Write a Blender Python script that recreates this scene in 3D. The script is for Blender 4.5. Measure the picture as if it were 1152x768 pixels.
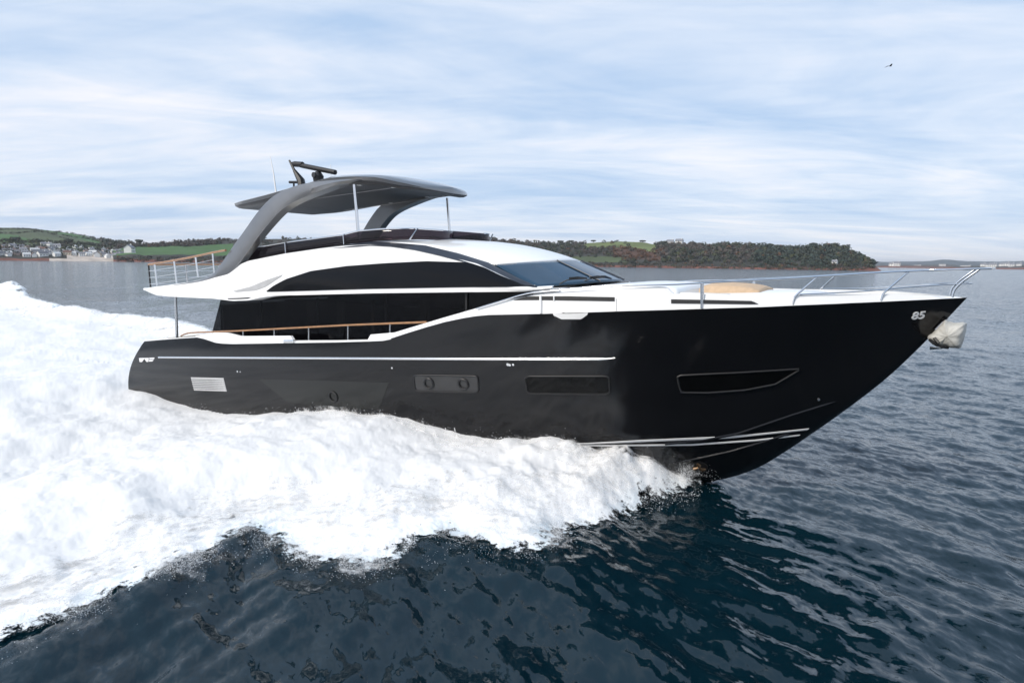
import bpy, bmesh, math, random
import numpy as np
from mathutils import Vector, Matrix
from mathutils.bvhtree import BVHTree

for o in list(bpy.data.objects): bpy.data.objects.remove(o)
scene = bpy.context.scene
COL = scene.collection
rnd = random.Random(7)
rng = np.random.default_rng(11)

# ------------------------------------------------------------------ camera, world, sun, exposure
F_PX = 730.0                                   # focal length for a picture 1152 wide
CAM = np.array([0.0, -15.0, 5.1])              # metres; the boat's axis is X, its bow near X = 0.8, +Y is port
YAW = math.atan(452 / F_PX); PIT = -math.atan(90.5 / F_PX); ROL = 0.0125
_f = np.array([-math.sin(YAW) * math.cos(PIT), math.cos(YAW) * math.cos(PIT), math.sin(PIT)])
_r0 = np.array([math.cos(YAW), math.sin(YAW), 0.0]); _u0 = np.cross(_r0, _f)
_r = _r0 * math.cos(ROL) + _u0 * math.sin(ROL); _u = np.cross(_r, _f)
cd = bpy.data.cameras.new('camera'); cam = bpy.data.objects.new('camera', cd); COL.objects.link(cam)
cd.sensor_width = 36.0; cd.lens = 36.0 * F_PX / 1152; cd.clip_start = 0.1; cd.clip_end = 80000
cam.matrix_world = Matrix(((_r[0], _u[0], -_f[0], CAM[0]), (_r[1], _u[1], -_f[1], CAM[1]), (_r[2], _u[2], -_f[2], CAM[2]), (0, 0, 0, 1)))
scene.camera = cam

SUN_EL, SUN_AZ = math.radians(38), math.radians(200)      # azimuth clockwise from +Y: behind the camera, a little towards the stern
w = bpy.data.worlds.new('World'); scene.world = w; w.use_nodes = True
nt = w.node_tree; N = nt.nodes; L = nt.links; N.clear()
def nd(t, **k):
    n = N.new(t)
    for a, b in k.items(): setattr(n, a, b)
    return n
def mth(op, a, b=None, c=None, clamp=False):
    n = nd('ShaderNodeMath', operation=op, use_clamp=clamp)
    for i, v in enumerate((a, b, c)):
        if v is None: continue
        if isinstance(v, (int, float)): n.inputs[i].default_value = v
        else: L.new(v, n.inputs[i])
    return n.outputs[0]
sky = nd('ShaderNodeTexSky', sky_type='NISHITA', sun_disc=False, sun_elevation=SUN_EL, sun_rotation=SUN_AZ)
sky.air_density = 1.0; sky.dust_density = 1.5; sky.ozone_density = 1.0
tc = nd('ShaderNodeTexCoord')
sep = nd('ShaderNodeSeparateXYZ'); L.new(tc.outputs['Generated'], sep.inputs[0])
zc = mth('MAXIMUM', sep.outputs['Z'], 0.0)
den = mth('ADD', zc, 0.10)
uu = mth('DIVIDE', sep.outputs['X'], den); vv = mth('DIVIDE', sep.outputs['Y'], den)
cmb = nd('ShaderNodeCombineXYZ'); L.new(uu, cmb.inputs[0]); L.new(vv, cmb.inputs[1])
def cloud(rot, scale, nscale, detail, rough, dist, seed):
    m0 = nd('ShaderNodeMapping'); L.new(cmb.outputs[0], m0.inputs[0]); m0.inputs['Rotation'].default_value = (0, 0, math.radians(rot))
    mp = nd('ShaderNodeMapping'); L.new(m0.outputs[0], mp.inputs[0])
    mp.inputs['Scale'].default_value = scale
    mp.inputs['Location'].default_value = (seed, seed * .37, seed * .11)
    nz = nd('ShaderNodeTexNoise'); L.new(mp.outputs[0], nz.inputs['Vector'])
    nz.inputs['Scale'].default_value = nscale; nz.inputs['Detail'].default_value = detail
    nz.inputs['Roughness'].default_value = rough; nz.inputs['Distortion'].default_value = dist
    return nz.outputs[0]
big = cloud(-32, (.45, .8, 1), .8, 5, .55, .8, 3.1)           # large banks
mid = cloud(-38, (.42, 1.15, 1), 1.3, 8, .60, 1.2, 8.7)       # streaks
fine = cloud(-14, (.55, 2.0, 1), 2.4, 5, .6, .6, 1.7)         # mackerel ripples
s1 = mth('MULTIPLY', big, .55); s2 = mth('MULTIPLY', mid, .40); s3 = mth('MULTIPLY', fine, .13)
thin = nd('ShaderNodeMapRange', interpolation_type='SMOOTHSTEP'); L.new(zc, thin.inputs[0])   # the cover thins out overhead
thin.inputs['From Min'].default_value = .24; thin.inputs['From Max'].default_value = .62; thin.inputs['To Max'].default_value = .10
sm_ = mth('SUBTRACT', mth('ADD', mth('ADD', s1, s2), s3), thin.outputs[0])
ramp = nd('ShaderNodeValToRGB'); L.new(sm_, ramp.inputs[0])
e = ramp.color_ramp.elements
e[0].position = .43; e[0].color = (4.3, 5.75, 7.9, 1)
e[1].position = .69; e[1].color = (8.7, 8.7, 9.2, 1)
m_ = e.new(.56); m_.color = (6.4, 7.3, 8.7, 1)
hz = mth('POWER', mth('SUBTRACT', 1.0, zc, clamp=True), 45.0)   # a paler band of far cloud towards the horizon
mixh = nd('ShaderNodeMix', data_type='RGBA'); L.new(mth('MULTIPLY', hz, .85), mixh.inputs[0])
L.new(ramp.outputs[0], mixh.inputs[6]); mixh.inputs[7].default_value = (9.0, 8.85, 9.1, 1)
mixs = nd('ShaderNodeMix', data_type='RGBA'); mixs.inputs[0].default_value = .90
L.new(sky.outputs[0], mixs.inputs[6]); L.new(mixh.outputs[2], mixs.inputs[7])
bg = nd('ShaderNodeBackground'); bg.inputs[1].default_value = 0.1; L.new(mixs.outputs[2], bg.inputs[0])
wo = nd('ShaderNodeOutputWorld'); L.new(bg.outputs[0], wo.inputs[0])

sl = bpy.data.lights.new('sun', 'SUN'); sl.energy = 2.7; sl.angle = math.radians(12); sl.color = (1.0, .92, .82)
so = bpy.data.objects.new('sun', sl); COL.objects.link(so)
sd = Vector((math.sin(SUN_AZ) * math.cos(SUN_EL), math.cos(SUN_AZ) * math.cos(SUN_EL), math.sin(SUN_EL)))
so.rotation_euler = sd.to_track_quat('Z', 'Y').to_euler(); so.location = sd * 60
scene.view_settings.view_transform = 'Standard'; scene.view_settings.look = 'None'
scene.view_settings.exposure = 0.25; scene.view_settings.gamma = 1.0; scene.view_settings.use_curve_mapping = False
scene.cycles.max_bounces = 8; scene.cycles.transparent_max_bounces = 96

# ------------------------------------------------------------------ measuring helpers (camera calibrated on the boat's symmetry)
def ray(px, py): return _f * F_PX + _r * (px - 576) - _u * (py - 384)
def P(px, py, y):
    d = ray(px, py); return CAM + d * ((y - CAM[1]) / d[1])
def PZ(px, py, z=0.0):
    d = ray(px, py); return CAM + d * ((z - CAM[2]) / d[2])
def PR(px, py, R):
    d = ray(px, py); return CAM + d * (R / math.hypot(d[0], d[1]))
def curve(pts):                                   # smooth one-dimensional interpolation (monotone cubic)
    xs = np.array([p[0] for p in pts], float); ys = np.array([p[1] for p in pts], float)
    h = np.diff(xs); d = np.diff(ys) / h; m = np.zeros(len(xs)); m[0] = d[0]; m[-1] = d[-1]
    for i in range(1, len(xs) - 1):
        m[i] = 0 if d[i - 1] * d[i] <= 0 else 2 * d[i - 1] * d[i] / (d[i - 1] + d[i])
    def fn(x):
        x = np.clip(np.asarray(x, float), xs[0], xs[-1]); i = np.clip(np.searchsorted(xs, x) - 1, 0, len(h) - 1)
        t = (x - xs[i]) / h[i]; t2 = t * t; t3 = t2 * t
        return (2 * t3 - 3 * t2 + 1) * ys[i] + (t3 - 2 * t2 + t) * h[i] * m[i] + (-2 * t3 + 3 * t2) * ys[i + 1] + (t3 - t2) * h[i] * m[i + 1]
    return fn
def lin(pts):
    xs = [p[0] for p in pts]; ys = [p[1] for p in pts]
    return lambda x: np.interp(x, xs, ys)

# ------------------------------------------------------------------ numpy noise
def _hash(ix, iy, seed):
    h = (ix.astype(np.int64) * 374761393 + iy.astype(np.int64) * 668265263 + seed * 974634777) & 0xffffffff
    h = ((h ^ (h >> 13)) * 1274126177) & 0xffffffff
    return ((h ^ (h >> 16)) & 0xffff) / 65535.0
def perlin(x, y, seed=0):
    x0 = np.floor(x); y0 = np.floor(y); fx = x - x0; fy = y - y0
    ux = fx ** 3 * (fx * (fx * 6 - 15) + 10); uy = fy ** 3 * (fy * (fy * 6 - 15) + 10)
    def g(ix, iy, dx, dy):
        a = _hash(ix, iy, seed) * 2 * math.pi; return np.cos(a) * dx + np.sin(a) * dy
    a = g(x0, y0, fx, fy); b = g(x0 + 1, y0, fx - 1, fy); c = g(x0, y0 + 1, fx, fy - 1); d = g(x0 + 1, y0 + 1, fx - 1, fy - 1)
    return (a + (b - a) * ux) * (1 - uy) + (c + (d - c) * ux) * uy
def fbm(x, y, oct=4, seed=0, gain=.5):
    s = 0; a = 1.0
    for k in range(oct):
        s = s + a * perlin(x, y, seed + k * 17); x = x * 2.03 + 5.1; y = y * 2.03 - 3.7; a *= gain
    return s
def sstep(a, b, x):
    t = np.clip((x - a) / (b - a), 0, 1); return t * t * (3 - 2 * t)

# ------------------------------------------------------------------ materials
def mat(name, col, rough=.5, metal=0., coat=0., var=.06, nscale=6., bump=0., bscale=30., spec=.5, ior=None, coat_rough=.03):
    m = bpy.data.materials.new(name); m.use_nodes = True; t = m.node_tree; b = t.nodes['Principled BSDF']
    b.inputs['Roughness'].default_value = rough; b.inputs['Metallic'].default_value = metal
    b.inputs['Coat Weight'].default_value = coat; b.inputs['Coat Roughness'].default_value = coat_rough
    b.inputs['Specular IOR Level'].default_value = spec
    if ior: b.inputs['IOR'].default_value = ior
    co = t.nodes.new('ShaderNodeTexCoord'); nz = t.nodes.new('ShaderNodeTexNoise')
    nz.inputs['Scale'].default_value = nscale; nz.inputs['Detail'].default_value = 5
    t.links.new(co.outputs['Object'], nz.inputs['Vector'])
    rp = t.nodes.new('ShaderNodeValToRGB'); t.links.new(nz.outputs[0], rp.inputs[0])
    c = np.array(col[:3])
    rp.color_ramp.elements[0].position = .3; rp.color_ramp.elements[1].position = .7
    rp.color_ramp.elements[0].color = (*np.clip(c * (1 - var), 0, 1), 1); rp.color_ramp.elements[1].color = (*np.clip(c * (1 + var), 0, 1), 1)
    t.links.new(rp.outputs[0], b.inputs['Base Color'])
    if bump:
        nb = t.nodes.new('ShaderNodeTexNoise'); nb.inputs['Scale'].default_value = bscale; nb.inputs['Detail'].default_value = 4
        t.links.new(co.outputs['Object'], nb.inputs['Vector'])
        bp = t.nodes.new('ShaderNodeBump'); bp.inputs['Strength'].default_value = bump; bp.inputs['Distance'].default_value = .05
        t.links.new(nb.outputs[0], bp.inputs['Height']); t.links.new(bp.outputs[0], b.inputs['Normal'])
    return m
M = dict(
    hull=mat('hull_black_paint', (.006, .006, .007), .12, coat=.0, var=.15, nscale=.8, spec=.40),
    white=mat('white_gelcoat', (.87, .865, .85), .22, coat=.4, var=.02, nscale=1.5),
    deck=mat('deck_white', (.72, .71, .68), .55, var=.05, nscale=8),
    glass=mat('black_tinted_glass', (.004, .004, .005), .03, var=.2, nscale=.7, spec=.22),
    hullglass=mat('hull_window_glass', (.003, .003, .003), .04, var=.2, nscale=1.2, spec=.2),
    recess=mat('hull_recess_panel', (.011, .012, .0115), .22, var=.2, nscale=3),
    panel=mat('porthole_panel', (.036, .036, .037), .35, var=.12, nscale=4),
    silver=mat('grey_metallic_paint', (.235, .235, .24), .30, metal=.75, coat=.8, var=.05, nscale=3),
    cap=mat('dark_capping', (.022, .025, .035), .3, coat=.3, var=.1),
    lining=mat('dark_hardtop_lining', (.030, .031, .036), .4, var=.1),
    black=mat('matt_black', (.010, .010, .011), .5, var=.2, nscale=9),
    steel=mat('polished_steel', (.72, .72, .73), .14, metal=1., var=.03),
    chrome=mat('bright_trim', (.80, .80, .80), .22, metal=.9, var=.03),
    teak=mat('varnished_teak', (.34, .17, .07), .3, coat=.5, var=.25, nscale=14),
    tan=mat('tan_cushion', (.56, .40, .26), .7, var=.08, nscale=12, bump=.2, bscale=60),
    cushion=mat('pale_cushion', (.70, .68, .64), .75, var=.04, nscale=10, bump=.2, bscale=50),
    stripe=mat('white_stripe', (.78, .78, .78), .25, coat=.3, var=.03),
    grille=mat('vent_grille', (.50, .50, .50), .4, var=.1, nscale=20),
    cloth=mat('grey_white_cloth', (.50, .49, .45), .85, var=.22, nscale=3.5, bump=.5, bscale=9),
    light=mat('downlight_lens', (.75, .75, .74), .3),
    curtain=mat('pale_curtain', (.35, .33, .31), .9, var=.2, nscale=5),
    bronze=mat('bronze_prop', (.09, .055, .028), .4, metal=.7, var=.3, nscale=12),
    bird=mat('dark_bird', (.05, .05, .055), .8, var=.2),
)
def tint_mat(name, tint, keep, rough=.03, base=(.01, .009, .012)):
    m = bpy.data.materials.new(name); m.use_nodes = True; t = m.node_tree; b = t.nodes['Principled BSDF']
    b.inputs['Base Color'].default_value = (*base, 1); b.inputs['Roughness'].default_value = rough
    tr = t.nodes.new('ShaderNodeBsdfTransparent'); tr.inputs[0].default_value = (*tint, 1)
    co = t.nodes.new('ShaderNodeTexCoord'); nz = t.nodes.new('ShaderNodeTexNoise'); nz.inputs['Scale'].default_value = 1.5
    t.links.new(co.outputs['Object'], nz.inputs['Vector'])
    mr = t.nodes.new('ShaderNodeMapRange'); t.links.new(nz.outputs[0], mr.inputs[0])
    mr.inputs['To Min'].default_value = keep - .03; mr.inputs['To Max'].default_value = keep + .03
    mx = t.nodes.new('ShaderNodeMixShader'); t.links.new(mr.outputs[0], mx.inputs[0])
    t.links.new(tr.outputs[0], mx.inputs[1]); t.links.new(b.outputs[0], mx.inputs[2])
    t.links.new(mx.outputs[0], t.nodes['Material Output'].inputs[0]); return m
M['smoke'] = tint_mat('smoked_acrylic', (.50, .40, .45), .62)
M['saloon_glass'] = tint_mat('saloon_tinted_glass', (.62, .62, .63), .64, base=(.003, .003, .004))
M['saloon_glass'].node_tree.nodes['Principled BSDF'].inputs['Specular IOR Level'].default_value = .2
M['screen'] = mat('windscreen_glass', (.018, .05, .09), .03, var=.15, nscale=1.0, spec=.55)

# ------------------------------------------------------------------ mesh helpers
def tag(o, label=None, cat=None, group=None, kind=None):
    if label: o['label'] = label
    if cat: o['category'] = cat
    if group: o['group'] = group
    if kind: o['kind'] = kind
    return o
ORG = np.zeros(3)                                 # base of the thing being built: meshes below it are stored relative to it
def setorg(o): global ORG; ORG = np.array(o.location)
def obj(name, verts, faces, m=None, parent=None, smooth=True, bevel=0, solid=0, offset=-1., sub=0, recalc=True):
    me = bpy.data.meshes.new(name)
    v = np.asarray(verts, float) - ORG
    me.from_pydata([tuple(p) for p in v], [], [tuple(int(i) for i in f) for f in faces])
    if recalc:
        bm = bmesh.new(); bm.from_mesh(me); bmesh.ops.remove_doubles(bm, verts=bm.verts, dist=1e-5)
        bmesh.ops.recalc_face_normals(bm, faces=bm.faces); bm.to_mesh(me); bm.free()
    if m: me.materials.append(m)
    for p in me.polygons: p.use_smooth = smooth
    o = bpy.data.objects.new(name, me); COL.objects.link(o)
    if parent is None: o.location = ORG
    else: o.parent = parent
    if solid:
        s = o.modifiers.new('solid', 'SOLIDIFY'); s.thickness = solid; s.offset = offset
    if bevel:
        b = o.modifiers.new('bevel', 'BEVEL'); b.width = bevel; b.segments = 2; b.limit_method = 'ANGLE'; b.angle_limit = math.radians(40)
    if sub:
        s = o.modifiers.new('sub', 'SUBSURF'); s.levels = sub; s.render_levels = sub
    if smooth and not sub:
        try:
            with bpy.context.temp_override(object=o, selected_objects=[o], active_object=o, selected_editable_objects=[o]):
                bpy.ops.object.shade_smooth_by_angle(angle=math.radians(38))
        except Exception: pass
    return o
def empty(name, loc):
    o = bpy.data.objects.new(name, None); COL.objects.link(o); o.location = loc; o.empty_display_size = .5
    return o
class MB:
    def __init__(s): s.v = []; s.f = []
    def add(s, v, f):
        n = len(s.v); s.v += [tuple(p) for p in v]; s.f += [tuple(i + n for i in q) for q in f]; return s
    def box(s, a, b):
        (x0, y0, z0), (x1, y1, z1) = a, b
        return s.add([(x0, y0, z0), (x1, y0, z0), (x1, y1, z0), (x0, y1, z0), (x0, y0, z1), (x1, y0, z1), (x1, y1, z1), (x0, y1, z1)],
                     [(0, 3, 2, 1), (4, 5, 6, 7), (0, 1, 5, 4), (1, 2, 6, 5), (2, 3, 7, 6), (3, 0, 4, 7)])
    def grid(s, G):                               # G[i][j] -> points
        n, m = len(G), len(G[0])
        return s.add([p for row in G for p in row], [(i * m + j, i * m + j + 1, (i + 1) * m + j + 1, (i + 1) * m + j) for i in range(n - 1) for j in range(m - 1)])
    def tube(s, pts, r, n=8, closed_ends=True):
        pts = [np.array(p, float) for p in pts]; rr = r if hasattr(r, '__len__') else [r] * len(pts)
        rings = []; last = None
        for i, p in enumerate(pts):
            t = pts[min(i + 1, len(pts) - 1)] - pts[max(i - 1, 0)]; t /= np.linalg.norm(t)
            if last is None: last = np.cross(t, (0, 0, 1.0) if abs(t[2]) < .9 else (1.0, 0, 0))
            a = last - t * (last @ t); a /= np.linalg.norm(a); last = a; b = np.cross(t, a)
            rings.append([p + rr[i] * (a * math.cos(2 * math.pi * k / n) + b * math.sin(2 * math.pi * k / n)) for k in range(n)])
        v = [q for R in rings for q in R]; f = [(i * n + k, i * n + (k + 1) % n, (i + 1) * n + (k + 1) % n, (i + 1) * n + k) for i in range(len(pts) - 1) for k in range(n)]
        if closed_ends: f += [tuple(range(n))[::-1], tuple((len(pts) - 1) * n + k for k in range(n))]
        return s.add(v, f)
    def disc(s, c, nrm, r, t=.01, n=16):
        nrm = np.array(nrm, float); nrm /= np.linalg.norm(nrm); c = np.array(c, float)
        return s.tube([c - nrm * t / 2, c + nrm * t / 2], r, n)
    def prism(s, poly, d):                        # closed outline of 3-D points pushed by d
        n = len(poly); a = [np.array(p, float) for p in poly]; d = np.array(d, float)
        return s.add(a + [p + d for p in a], [tuple(range(n))[::-1], tuple(range(n, 2 * n))] + [(i, (i + 1) % n, n + (i + 1) % n, n + i) for i in range(n)])
    def slab(s, G, d):                            # a grid given a thickness along d
        n, m = len(G), len(G[0]); s.grid(G); s.grid([[tuple(np.array(p) + d) for p in row] for row in G])
        B = [[tuple(np.array(p) + d) for p in row] for row in G]
        s.grid([G[0], B[0]]); s.grid([G[-1], B[-1]]); s.grid([[r[0] for r in G], [r[0] for r in B]]); s.grid([[r[-1] for r in G], [r[-1] for r in B]]); return s
    def build(s, name, m, parent=None, **k): return obj(name, s.v, s.f, m, parent, **k)
def flip(pts): return [(p[0], -p[1], p[2]) for p in pts]
def both(name, fn, m, parent, **k):               # starboard part and its port twin, two objects
    a = MB(); fn(a); s = a.build(name, m, parent, **k)
    b = MB(); b.add(flip(a.v), [f[::-1] for f in a.f]); return s, b.build(name, m, parent, **k)
def smooth_path(pts, n=40):
    p = np.array(pts, float); t = np.r_[0, np.cumsum(np.linalg.norm(np.diff(p, axis=0), axis=1))]
    c = [curve(list(zip(t, p[:, k]))) for k in range(3)]; tt = np.linspace(0, t[-1], n)
    return np.stack([c[k](tt) for k in range(3)], 1)

# ================================================================== THE MOTOR YACHT
yacht = empty('motor_yacht', (-10.8, 0, 0)); setorg(yacht)
tag(yacht, 'large black hulled flybridge motor yacht with white superstructure and grey hardtop speeding through spray', 'yacht')

# half breadth at the sheer and at the chine
b_sh = curve([(-23.6, 2.78), (-21, 2.92), (-17, 3.05), (-13, 3.08), (-9, 3.05), (-6.5, 2.92), (-4.5, 2.62), (-3, 2.22), (-1.7, 1.70), (-.7, 1.12), (.1, .56), (.6, .17), (.84, .03)])
b_ch = curve([(-24, 2.60), (-18, 2.72), (-12, 2.66), (-9, 2.48), (-6.5, 2.08), (-4.5, 1.50), (-3, .95), (-2, .52), (-1.2, .16), (-.8, .02)])
def trace(px_pts, bf, off=0.0):                   # picture points lying on the starboard side whose half breadth is bf(X)
    out = []
    for px, py in px_pts:
        y = -2.5
        for _ in range(60):
            p = P(px, py, y); y = .6 * y + .4 * (-(float(bf(p[0])) + off))
        out.append(P(px, py, y))
    return np.array(out)
SHEER = [(163, 383), (182, 381.3), (200, 380), (222, 378.6), (230, 380.3), (243, 384.6), (250, 385.5), (262, 386), (320, 385), (380, 384), (415, 383), (431, 382.3), (440, 380.5), (458, 374.6), (480, 367.8), (500, 362.2),
         (520, 358), (535, 355.5), (550, 354.2), (610, 353), (700, 350), (800, 347), (860, 345.2), (900, 343.3), (1000, 339), (1050, 336.6), (1088, 334.8)]
sh = trace(SHEER, b_sh); sh[-1] = P(1088, 334.8, 0)
z_sh = lin([(p[0], p[2]) for p in sh])
STEM = [P(a, b, 0) for a, b in ((1088, 334.8), (1040, 385), (1000, 423), (950, 462), (910, 490), (880, 510), (850, 527), (800, 541))]
x_stem = curve(sorted([(p[2], p[0]) for p in STEM] + [(-.35, -5.6), (-.6, -8.0)]))
z_chn = curve([(-24, -.25), (-20, -.05), (-15, .25), (-10, .62), (-7, .95), (-5, 1.22), (-3.4, 1.50), (-2, 1.78), (-.95, 2.12), (-.8, 2.2)])
z_keel = curve([(-24, -.75), (-12, -.75), (-8, -.6), (-5.6, -.35), (-3.74, 0)])
Z_CS = 2.1
for _ in range(50): Z_CS = .5 * Z_CS + .5 * float(z_chn(x_stem(Z_CS)))
NT, NV = 170, 14
top = MB(); G = []
xa_top, xa_bot = float(sh[0][0]), float(P(147, 444, -2.62)[0])
xt = float(STEM[0][0])
for i in range(NT + 1):
    t = i / NT; row = []
    for j in range(NV + 1):
        v = j / NV
        zst = Z_CS + (STEM[0][2] - Z_CS) * v
        x = (xa_bot + (xa_top - xa_bot) * v ** 2.0) * (1 - t) + float(x_stem(zst)) * t
        xs = xa_top + (xt - xa_top) * t; xc = xa_bot + (float(x_stem(Z_CS)) - xa_bot) * t
        zs, zc_ = float(z_sh(xs)), float(z_chn(xc)); bs, bc = float(b_sh(xs)), float(b_ch(xc))
        if t == 1: bs = bc = 0.0
        p = 1.0 + .75 * sstep(.45, 1, t)
        bow_ = .10 * math.sin(math.pi * v) * (1 - sstep(.35, .8, t))
        row.append((x, -(bc + (bs - bc) * v ** p + bow_), zc_ + (zs - zc_) * v))
    G.append(row)
keelrows = []
for i in range(NT + 1):
    t = i / NT; xc = xa_bot + (float(x_stem(Z_CS)) - xa_bot) * t; row = []
    for j in range(9):
        v = j / 8
        zc_, bc = float(z_chn(xc)), (0 if t == 1 else float(b_ch(xc)))
        if t == 1: row.append((float(x_stem(Z_CS)), 0, Z_CS)); continue
        # keel below: follows the stem forward
        xk = xc
        zk = float(z_keel(xc)) if xc < STEM[-1][0] else None
        if zk is None:
            zz = np.linspace(-.02, Z_CS, 200); zk = float(np.interp(xc, [float(x_stem(q)) for q in zz], zz))
        u_ = 1 - v
        row.append((xc, -bc * u_ ** .9, zk + (zc_ - zk) * u_ ** 1.25))
    keelrows.append(row)
hm = MB(); hm.grid(G); hm.grid(keelrows); half = list(hm.v); hf = list(hm.f); hm.add(flip(half), [f[::-1] for f in hf])
# transom
tr = [G[0][j] for j in range(NV, -1, -1)] + [keelrows[0][j] for j in range(1, 9)]
tr = tr + [(p[0], -p[1], p[2]) for p in reversed(tr[:-1])]
hm.add(tr, [tuple(range(len(tr)))])
hull = hm.build('hull', M['hull'], yacht)
HB = BVHTree.FromPolygons([tuple(p) for p in half], hf)
def cast(px, py, bvh=HB):
    d = Vector(ray(px, py)).normalized(); h = bvh.ray_cast(Vector(CAM), d)
    if h[0] is None: return None, None
    n = h[1]
    return np.array(h[0]), np.array(n if n.dot(d) < 0 else -n)
def patch(name, up, lo, m, parent, off=.012, nx=24, ny=5, bvh=HB, thick=.02, **k):   # a fitted panel lying on the side it belongs to
    up = np.array(up, float); lo = np.array(lo, float)
    def res(a, n):
        t = np.r_[0, np.cumsum(np.linalg.norm(np.diff(a, axis=0), axis=1))]; q = np.linspace(0, t[-1], n)
        return np.stack([np.interp(q, t, a[:, 0]), np.interp(q, t, a[:, 1])], 1)
    U, Lo = res(up, nx), res(lo, nx); Gp = []; last = None
    for i in range(nx):
        row = []
        for j in range(ny):
            q = U[i] + (Lo[i] - U[i]) * j / (ny - 1); h, n = cast(q[0], q[1], bvh)
            if h is None:
                if last is None: continue
                h, n = last
            last = (h, n); row.append(h + n * off)
        if len(row) == ny: Gp.append(row)
    mb = MB(); mb.grid(Gp); v, f = list(mb.v), list(mb.f)
    nn = len(v); nb = np.mean([cast(*((U[i] + Lo[i]) / 2), bvh)[1] for i in range(nx) if cast(*((U[i] + Lo[i]) / 2), bvh)[1] is not None], axis=0)
    back = [np.array(p) - nb * thick for p in v]; n_, m_ = len(Gp), ny
    rim = [i * m_ for i in range(n_)] + [(n_ - 1) * m_ + j for j in range(1, m_)] + [i * m_ + m_ - 1 for i in range(n_ - 2, -1, -1)] + [j for j in range(m_ - 2, 0, -1)]
    ff = f + [tuple(a + nn for a in q[::-1]) for q in f] + [(rim[i], rim[(i + 1) % len(rim)], rim[(i + 1) % len(rim)] + nn, rim[i] + nn) for i in range(len(rim))]
    return obj(name, v + [tuple(p) for p in back], ff, m, parent, **k)
def on_side(pts, off=0.0, bvh=HB, n=None):
    a = np.array(pts, float)
    if n:
        t = np.r_[0, np.cumsum(np.linalg.norm(np.diff(a, axis=0), axis=1))]; q = np.linspace(0, t[-1], n)
        a = np.stack([np.interp(q, t, a[:, 0]), np.interp(q, t, a[:, 1])], 1)
    out = []
    for px, py in a:
        h, nn = cast(px, py, bvh)
        if h is not None: out.append(h + nn * off)
    return out

# deck: a sheet between the two sides, a little below the sheer aft where the bulwark stands
dk = MB(); Gd = []
z_dk = curve([(-23, 1.55), (-14, 1.95), (-10.5, 2.3), (-8.4, 3.2), (-6, 3.80), (-3, 4.10), (0, 4.32), (.8, 4.42)])
for i in range(90):
    x = -22.2 + (22.2 + .70) * i / 89; z = min(float(z_dk(x)), float(z_sh(x)) - .02)
    hit = HB.ray_cast(Vector((x, -12, z - .02)), Vector((0, 1, 0)))[0]; b = max((-hit[1] if hit else float(b_sh(x))) - .05, .01)
    Gd.append([(x, -b + 2 * b * j / 12, z + .03 * (1 - (2 * j / 12 - 1) ** 2)) for j in range(13)])
dk.grid(Gd); dk.build('deck', M['deck'], yacht, solid=.04)

def side_strip(up, lo, bf, off_up=0., off_lo=0., n=140):      # wall between two picture lines lying on the boat's side
    x0, x1 = up[0][0], up[-1][0]; fu, fl = lin(up), lin(lo); Gs = []
    for i in range(n):
        px = x0 + (x1 - x0) * i / (n - 1)
        a = trace([(px, fu(px))], bf, off_up)[0]; c = trace([(px, fl(px))], bf, off_lo)[0]
        Gs.append([tuple(a + (c - a) * j / 4) for j in range(5)])
    return Gs
# white bulwark standing on the black sides
BW = [(220, 377.6), (230, 376), (241.7, 374), (256, 374.2), (271, 378), (327.5, 377.6), (328.5, 383.0), (380, 382.6), (415, 381.8), (417, 376.2), (443.5, 374), (458, 369.6), (494.5, 358.6), (545, 344), (570, 337.5), (600, 331.5),
      (640, 328), (700, 324.6), (740, 322.2), (750, 322.7), (757, 330.3), (800, 331.2), (860, 332), (915, 331.5), (1001, 330.8), (1062, 333), (1085, 334.4)]
GW = side_strip(BW, SHEER, b_sh, -.07, -.012, 260)
both('bulwark', lambda mb: mb.slab(GW, np.array([0, .07, 0])), M['white'], yacht)
WB = MB(); WB.grid(GW); BB = BVHTree.FromPolygons([tuple(p) for p in WB.v], WB.f)
both('sheer_moulding', lambda mb: mb.tube(trace([(p[0], p[1] + .4) for p in SHEER if p[0] <= 440], b_sh, .005), .016, 6), M['white'], yacht)

# ---- superstructure: side surfaces measured column by column
def surf(pxs, up, lo, yup, ylo, nv=6):
    fu, fl, fyu, fyl = [g if callable(g) else lin(g) for g in (up, lo, yup, ylo)]; Gs = []
    for px in pxs:
        a = P(px, float(fu(px)), float(fyu(px))); c = P(px, float(fl(px)), float(fyl(px)))
        Gs.append([tuple(a + (c - a) * j / nv) for j in range(nv + 1)])
    return Gs
# saloon glass wall on the main deck
SAL_UP = [(244, 334), (590, 327), (650, 322)]; SAL_LO = [(244, 340), (470, 385), (650, 372)]
gs = []
for i in range(30):
    t = i / 29; xu = -18.85 + t * (18.85 - 7.4); xl = -19.75 + t * (19.75 - 7.4); y = -2.33 + .10 * sstep(.7, 1, t)
    zu = 3.64 + .66 * t; zl = 1.75 + 1.5 * t
    gs.append([(xl + (xu - xl) * j / 8, y + .06 * (j / 8), zl + (zu + .15 - zl) * j / 8) for j in range(9)])
both('saloon_window', lambda mb: mb.slab(gs, np.array([0, .03, 0])), M['saloon_glass'], yacht)
MUL = []
for xx in (-16.9, -14.4, -11.8, -9.2):
    mul = MB(); z0 = np.interp(xx, [-19.75, -6.2], [1.75, 3.45]); z1 = np.interp(xx, [-18.85, -6.2], [3.66, 4.6])
    mul.box((xx - .03, -2.27, z0), (xx + .03, -2.22, z1)); mul.build('mullion', M['black'], yacht)
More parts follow.
